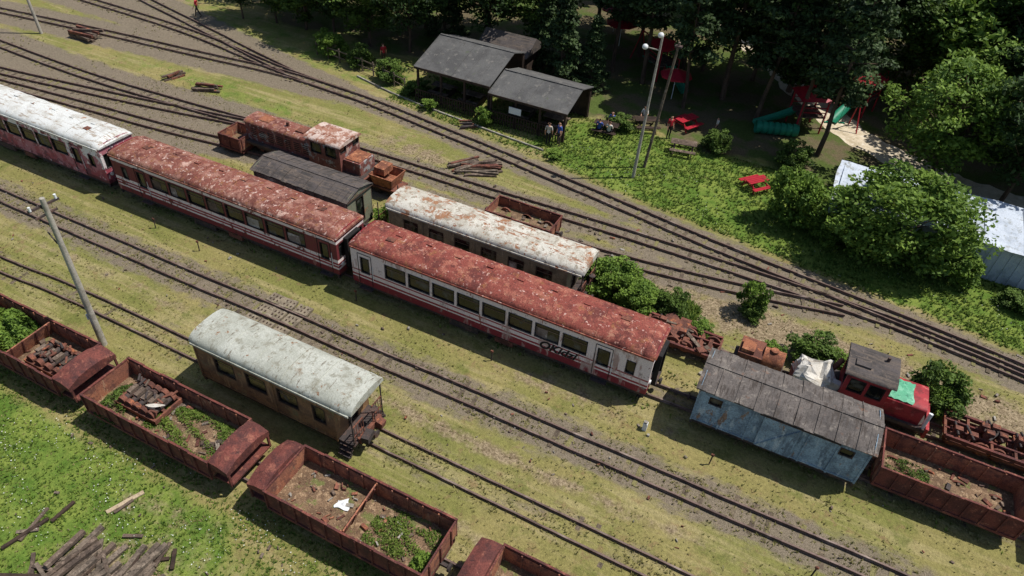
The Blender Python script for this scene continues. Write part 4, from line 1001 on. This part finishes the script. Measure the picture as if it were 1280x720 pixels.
b.part('arms'); b.beam((.1, .1, 8.9), (.1, -.2, 9.15), .05, .05, 'pole_concrete'); b.beam((.1, .1, 8.2), (-.55, -.1, 8.3), .05, .05, 'pole_concrete')
b.part('lamps')
for c in ((.1, -.35, 9.2), (-.7, -.15, 8.32)):
    b.loft([[(c[0] + .17 * k * math.cos(a), c[1] + .17 * k * math.sin(a), c[2] + z) for a in np.linspace(0, 2 * pi, 13)] for z, k in ((-.12, .6), (-.05, 1.), (.06, .95), (.14, .5), (.16, .05))], 'white_metal', True, False)
b.done()
b = pole('telephone_pole', -8.8, 39.6, 8.2, .5, .35, .1, .07, 'wood_grey'); b.part('bracket'); b.box(.3, .7, .2, .5, 7.9, 8.0, 'steel_dark'); b.done()

b = MB('concrete_marker_post', (-2.05, 19.3, 0)); b.part('post'); b.box(-.09, .09, -.09, .09, 0, .42, 'white_metal'); b.obox((0, 0, .46), (.14, .14, .08), (0, 0, 0), 'concrete'); b.box(.2, .3, -.3, -.2, 0, .1, 'concrete'); b.done()
for x, y in ((-29.6, 19.3), (-26.2, 19.0), (-17.0, 19.9), (.8, 18.9), (-9.4, 19.6), (5.2, 16)):
    b = MB('short_stake', (x, y, 0)); b.part('rod'); b.cyl((0, 0, 0), (.02, .02, .6), .03, 'steel_dark', 6); b.box(-.05, .07, -.02, .04, .55, .65, 'rust'); b.done()
b = MB('switch_lever', (5.4, 15.3, 0)); b.part('lever'); b.box(-.2, .2, -.1, .1, 0, .15, 'steel_dark'); b.cyl((0, 0, .1), (.25, 0, .7), .025, 'steel_dark', 6); b.cyl((.25, 0, .7), (.25, 0, .78), .07, 'rust', 8); b.done()

def beam_pile(name, x, y, n, L, spread, ang, mats, seed, sz=(.18, .14), layers=3):
    rr = random.Random(seed); b = MB(name, (x, y, 0)); b.part('beams')
    for i in range(n):
        a = ang + rr.gauss(0, .16); l = L * rr.uniform(.6, 1.05); o = rr.uniform(-spread, spread)
        z = sz[1] * (.55 + (i * layers // n) * 1.02)
        b.obox((-math.sin(ang) * o + rr.gauss(0, .15), math.cos(ang) * o + rr.gauss(0, .1), z), (l, sz[0] * rr.uniform(.8, 1.2), sz[1]), (0, rr.gauss(0, .03), a), rr.choice(mats))
    b.done()
beam_pile('rusty_beam_pile', -17.7, 33.9, 14, 2.6, 1.0, .55, ['rust', 'wood_old', 'wagon_rust', 'wood_grey'], 1, (.14, .12), 2)
beam_pile('rusty_beam_pile', -18.9, 33.7, 12, 2.0, .7, 1.0, ['rust', 'wood_old', 'wood_grey'], 2, (.12, .12), 2)
beam_pile('rusty_scrap_pile', -21.0, 38.0, 8, 1.0, .4, .7, ['rust', 'steel_dark'], 3, (.12, .1))
beam_pile('rusty_scrap_pile', -53.8, 34.6, 10, 2.6, .5, .1, ['rust', 'wood_old'], 4, (.2, .2))
beam_pile('rusty_scrap_pile', -39.5, 32.9, 8, 2.0, .5, .3, ['rust', 'wood_old'], 6, (.14, .12))
beam_pile('rusty_scrap_pile', -42.8, 33.2, 7, 1.6, .4, 1.3, ['rust', 'wood_old'], 8, (.14, .12))
b = MB('old_sleeper_stack', (-14.9, 4.9, 0)); b.part('sleepers'); rr = random.Random(9)
for i in range(32):
    x = -2.8 + i * .2
    b.obox((x + rr.gauss(0, .04), rr.gauss(0, .25) - .3, .09 + (.17 if rr.random() < .3 else 0) + rr.random() * .02), (.17, 2.1 * rr.uniform(.7, 1.05), .15), (rr.gauss(0, .03), rr.gauss(0, .05), rr.gauss(-.1, .13)), 'wood_grey' if rr.random() < .6 else 'wood_old')
for i in range(44):
    a = rr.uniform(0, pi); b.obox((rr.uniform(-4.8, 4.2), rr.uniform(-1.8, 1.3), .05 + rr.random() * .1), (rr.uniform(.3, 1.6), .12, .07), (0, 0, a), rr.choice(['wood_grey', 'wood_old', 'wood_dark']))
b.done()
b = MB('pale_plank', (-17.6, 6.9, .05)); b.part('plank'); b.obox((0, 0, 0), (1.3, .16, .05), (0, 0, 1.2), 'wood_pale'); b.obox((.1, -.15, .03), (.7, .1, .04), (0, 0, 1.35), 'wood_old'); b.done()

# ------------------------------------------------------------------ picnic area and playground
def picnic_table(name, x, y, rz, mat, sc=1.):
    b = MB(name, (x, y, 0), rz); b.root.scale = (sc, sc, sc); b.part('top')
    for k in range(4): b.box(-.85, .85, -.36 + k * .185, -.2 + k * .185, .7, .74, mat)
    b.part('benches')
    for s_ in (-1, 1):
        for k in (0, .16): b.box(-.85, .85, s_ * .75 + k - .15, s_ * .75 + k - .01, .42, .46, mat)
    b.part('legs')
    for x_ in (-.6, .6):
        b.beam((x_, -.62, 0), (x_, -.22, .69), .06, .08, mat); b.beam((x_, .62, 0), (x_, .22, .69), .06, .08, mat); b.beam((x_ + .06, -.85, .39), (x_ + .06, .8, .39), .05, .07, mat)
    b.done()
picnic_table('picnic_table', -1.9, 40.9, .9, 'plastic_red', .9)
picnic_table('picnic_table', -12.6, 42.6, .1, 'wood_dark'); picnic_table('picnic_table', -10.4, 44.8, .5, 'wood_dark'); picnic_table('picnic_table', -7.2, 42.9, .2, 'wood_old'); picnic_table('picnic_table', -8.0, 46.5, 1.1, 'plastic_red')
def parasol(name, x, y, h, r, mat):
    b = MB(name, (x, y, 0)); b.part('pole'); b.cyl((0, 0, 0), (0, 0, h), .03, 'white_metal', 8); b.part('canopy')
    n = 8; rim = [(r * math.cos(2 * pi * i / n), r * math.sin(2 * pi * i / n), h - .45) for i in range(n)]
    b.add([(0, 0, h)] + rim, [(0, 1 + i, 1 + (i + 1) % n) for i in range(n)], mat)
    low = [(p[0], p[1], p[2] - .12) for p in rim]; b.add(rim + low, [(i, n + i, n + (i + 1) % n, (i + 1) % n) for i in range(n)], mat); b.done()
parasol('red_parasol', -17.2, 58, 2.5, 1.4, 'plastic_red'); parasol('red_parasol', -10.2, 50.4, 2.4, 1.2, 'plastic_red'); parasol('red_parasol', -18.8, 61, 2.5, 1.4, 'plastic_red')
def playground(name, x, y, rz):
    b = MB(name, (x, y, 0), rz); b.part('frame')
    for sx in (-1, 1):
        for sy in (-1, 1): b.cyl((sx * .9, sy * .9, 0), (sx * .9, sy * .9, 2.6), .06, 'plastic_red', 8)
    b.box(-.95, .95, -.95, .95, 1.2, 1.28, 'wood_old')
    b.part('roof'); b.add([(-1.15, -1.15, 2.5), (1.15, -1.15, 2.5), (1.15, 1.15, 2.5), (-1.15, 1.15, 2.5), (0, 0, 3.3)], [(0, 1, 4), (1, 2, 4), (2, 3, 4), (3, 0, 4), (3, 2, 1, 0)], 'plastic_red')
    b.part('slide')
    secs = []
    for i in range(10):
        t = i / 9; xx = -1 - 2.6 * t; z = 1.25 - 1.1 * (t ** .85)
        secs.append([(xx, -.35, z + .22), (xx, -.32, z), (xx, .32, z), (xx, .35, z + .22)])
    b.loft(secs, 'plastic_teal', True, False)
    b.part('rails')
    for sy in (-1, 1):
        for z in (1.6, 1.95): b.beam((-.9, sy * .9, z), (.9, sy * .9, z), .05, .05, 'plastic_red')
    b.beam((.9, 0, 2.35), (3.6, 0, 2.35), .08, .08, 'plastic_red')
    for sy in (-.7, .7): b.beam((3.6, 0, 2.35), (3.8, sy, 0), .07, .07, 'plastic_red')
    for xx in (1.7, 2.8):
        for q in (-.2, .2): b.cyl((xx + q, 0, 2.3), (xx + q, 0, .5), .012, 'steel_dark', 5)
        b.box(xx - .22, xx + .22, -.1, .1, .46, .5, 'plastic_teal')
    b.done()
playground('playground_set', -.6, 51.2, .5); playground('playground_set', -12.2, 54, 2.4); playground('playground_set', 2.6, 56.5, 1.2)
b = MB('teal_play_tunnel', (-2.2, 49.0, 0), .35); b.part('tunnel')
for i in range(7): b.cyl((-1.4 + i * .42, 0, .45), (-1.4 + i * .42 + .28, 0, .45), .45, 'plastic_teal', 14, caps=False); b.cyl((-1.4 + i * .42 + .28, 0, .45), (-1.4 + i * .42 + .42, 0, .45), .4, 'plastic_teal', 14, caps=False)
b.done()

# ------------------------------------------------------------------ people
def person(name, x, y, rz, pose, shirt, pants, hair='hair', s=1., z=0.):
    J = {'pel': (0, 0, .96), 'sp': (0, .01, 1.14), 'ch': (0, 0, 1.34), 'nk': (0, 0, 1.5), 'hd': (0, .02, 1.6), 'ht': (0, .01, 1.7)}
    Rr = {'pel': (.14, .11), 'sp': (.125, .095), 'ch': (.15, .11), 'nk': (.052, .055), 'hd': (.078, .092), 'ht': (.07, .085)}
    for sd, n in ((-1, 'l'), (1, 'r')):
        ph = sd if pose == 'walk' else 0
        J['sh' + n] = (sd * .18, 0, 1.42); Rr['sh' + n] = (.06, .06)
        if pose == 'sit':
            J['el' + n] = (sd * .24, .08, 1.16); J['wr' + n] = (sd * .17, .32, 1.12); J['ha' + n] = (sd * .15, .38, 1.12)
            J['hi' + n] = (sd * .1, .02, .9); J['kn' + n] = (sd * .13, .45, .9); J['an' + n] = (sd * .13, .47, .5); J['to' + n] = (sd * .13, .63, .46)
        else:
            J['el' + n] = (sd * .23, -.02 - ph * .1, 1.13); J['wr' + n] = (sd * .24, .06 - ph * .16, .89); J['ha' + n] = (sd * .24, .09 - ph * .19, .82)
            J['hi' + n] = (sd * .095, 0, .9); J['kn' + n] = (sd * .1, .03 + ph * .14, .5); J['an' + n] = (sd * .1, -.02 + ph * .26, .09 + (.05 if ph < 0 else 0)); J['to' + n] = (sd * .11, .13 + ph * .26, .04)
        for k, r_ in (('el', .045), ('wr', .03), ('ha', .035), ('hi', .09), ('kn', .058), ('an', .04), ('to', .035)): Rr[k + n] = (r_, r_)
    E = [('pel', 'sp'), ('sp', 'ch'), ('ch', 'nk'), ('nk', 'hd'), ('hd', 'ht')]
    for n in 'lr': E += [('ch', 'sh' + n), ('sh' + n, 'el' + n), ('el' + n, 'wr' + n), ('wr' + n, 'ha' + n), ('pel', 'hi' + n), ('hi' + n, 'kn' + n), ('kn' + n, 'an' + n), ('an' + n, 'to' + n)]
    K = list(J); me = bpy.data.meshes.new('b'); me.from_pydata([J[k] for k in K], [(K.index(a), K.index(c)) for a, c in E], [])
    o = bpy.data.objects.new('b', me); COL.objects.link(o)
    o.modifiers.new('s', 'SKIN'); sub = o.modifiers.new('u', 'SUBSURF'); sub.levels = 1
    for i, k in enumerate(K):
        me.skin_vertices[0].data[i].radius = Rr[k]; me.skin_vertices[0].data[i].use_root = (k == 'pel')
    dg = bpy.context.evaluated_depsgraph_get(); me2 = bpy.data.meshes.new_from_object(o.evaluated_get(dg)); bpy.data.objects.remove(o)
    for m in ('skin', shirt, pants, hair, 'black'): me2.materials.append(M[m])
    segm = [(J[a], J[c], a, c) for a, c in E]
    for p in me2.polygons:
        c = Vector(p.center); best = None
        for a, q, ka, kq in segm:
            A = Vector(a); Q = Vector(q); t = max(0, min(1, (c - A).dot(Q - A) / (Q - A).length_squared)); d = (A.lerp(Q, t) - c).length
            if best is None or d < best[0]: best = (d, ka, kq, t)
        _, ka, kq, t = best; k2 = kq[:2]
        if k2 in ('sp', 'ch', 'sh') or (k2 == 'nk' and t < .6): mi = 1
        elif k2 == 'el': mi = 1 if t < .8 else 0
        elif k2 in ('hi', 'kn', 'an'): mi = 2
        elif k2 == 'to': mi = 4
        elif k2 in ('hd', 'ht'): mi = 3 if (c.z > 1.68 or (c.y < -.005 and c.z > 1.58)) else 0
        else: mi = 0
        p.material_index = mi; p.use_smooth = True
    b = MB(name, (x, y, z), rz); b.root.scale = (s, s, s)
    ob = bpy.data.objects.new('body', me2); COL.objects.link(ob); ob.parent = b.root
    b.part('face'); b.cyl((0, .1, 1.62), (0, .135, 1.6), .012, 'skin', 6, .016)
    for sd in (-1, 1):
        b.cyl((sd * .032, .1, 1.635), (sd * .032, .112, 1.635), .012, 'black', 6); b.cyl((sd * .078, .01, 1.62), (sd * .098, .0, 1.62), .025, 'skin', 8)
    b.box(-.025, .025, .1, .113, 1.562, 1.57, 'plastic_red')
    b.part('fingers')
    for sd, n in ((-1, 'l'), (1, 'r')):
        h = Vector(J['ha' + n]); w = Vector(J['wr' + n]); d = (h - w).normalized(); sidev = Vector((0, 1, 0)) if pose != 'sit' else Vector((1, 0, 0))
        for k in range(4):
            st_ = h + sidev * (-.024 + k * .016) + d * .02; md = st_ + d * (.04 + .006 * (k in (1, 2))); en = md + d * .025 + Vector((-sd * .012, 0, -.008))
            b.cyl(st_, md, .0085, 'skin', 6, .008); b.cyl(md, en, .008, 'skin', 6, .006)
        st_ = h - d * .01 + sidev * .03; b.cyl(st_, st_ + sidev * .025 + d * .03, .0095, 'skin', 6, .007)
    b.done()
person('walking_person', -50.2, 42.9, 2.2, 'walk', 'plastic_red', 'black')
person('standing_person', -15.3, 38.8, .3, 'stand', 'tarp_white', 'black'); person('standing_person', -14.7, 39.2, 2.6, 'stand', 'plastic_blue', 'steel_dark')
person('standing_person', -31.6, 43.6, 1.0, 'stand', 'plastic_red', 'wood_dark')
person('seated_person', -12.9, 41.95, 0., 'sit', 'plastic_blue', 'black', z=-.42); person('seated_person', -12.2, 41.95, 0., 'sit', 'tarp_white', 'black', z=-.42); person('seated_person', -12.5, 43.4, pi, 'sit', 'plastic_blue', 'wood_old', z=-.42)
person('seated_person', -10.8, 45.5, pi, 'sit', 'tarp_white', 'black', z=-.42); person('walking_person', 3.9, 44.4, 1.2, 'walk', 'tarp_white', 'plastic_blue', s=.95)
person('standing_person', -8.6, 44.2, 4., 'stand', 'plastic_red', 'black'); person('walking_person', -5.9, 46.8, 2.2, 'walk', 'tarp_white', 'wood_old', s=.7)

# ------------------------------------------------------------------ light, sky, camera
s = Vector((.44, .29, 1.0)).normalized()
L = bpy.data.lights.new('sun', 'SUN'); L.energy = 4.9; L.angle = math.radians(.5); L.color = (1., .96, .9)
lo = bpy.data.objects.new('sun', L); COL.objects.link(lo); lo.rotation_euler = s.to_track_quat('Z', 'Y').to_euler(); lo.location = (10, 10, 60)
w = bpy.data.worlds.new('World'); SC.world = w; w.use_nodes = True; nt = w.node_tree
bg = nt.nodes['Background']; sk = nt.nodes.new('ShaderNodeTexSky'); sk.sky_type = 'NISHITA'; sk.sun_disc = False
sk.sun_elevation = math.asin(s.z); sk.sun_rotation = math.atan2(s.x, s.y); nt.links.new(sk.outputs[0], bg.inputs[0]); bg.inputs[1].default_value = .1

f, th, ro, ya = .8733, .7095, .0738, 1.9862
fw = Vector((math.cos(ya) * math.cos(th), math.sin(ya) * math.cos(th), -math.sin(th)))
r = Vector((math.sin(ya), -math.cos(ya), 0)); u = r.cross(fw)
r2 = r * math.cos(ro) + u * math.sin(ro); u2 = -r * math.sin(ro) + u * math.cos(ro)
cd = bpy.data.cameras.new('camera'); cd.sensor_width = 36; cd.lens = f * 1000 / 1280 * 36; cd.clip_end = 4000
co = bpy.data.objects.new('camera', cd); COL.objects.link(co)
m = Matrix((r2, u2, -fw)).transposed().to_4x4(); m.translation = (0, 0, 23.06); co.matrix_world = m
SC.camera = co
SC.view_settings.view_transform = 'Standard'; SC.view_settings.look = 'None'; SC.view_settings.exposure = 0
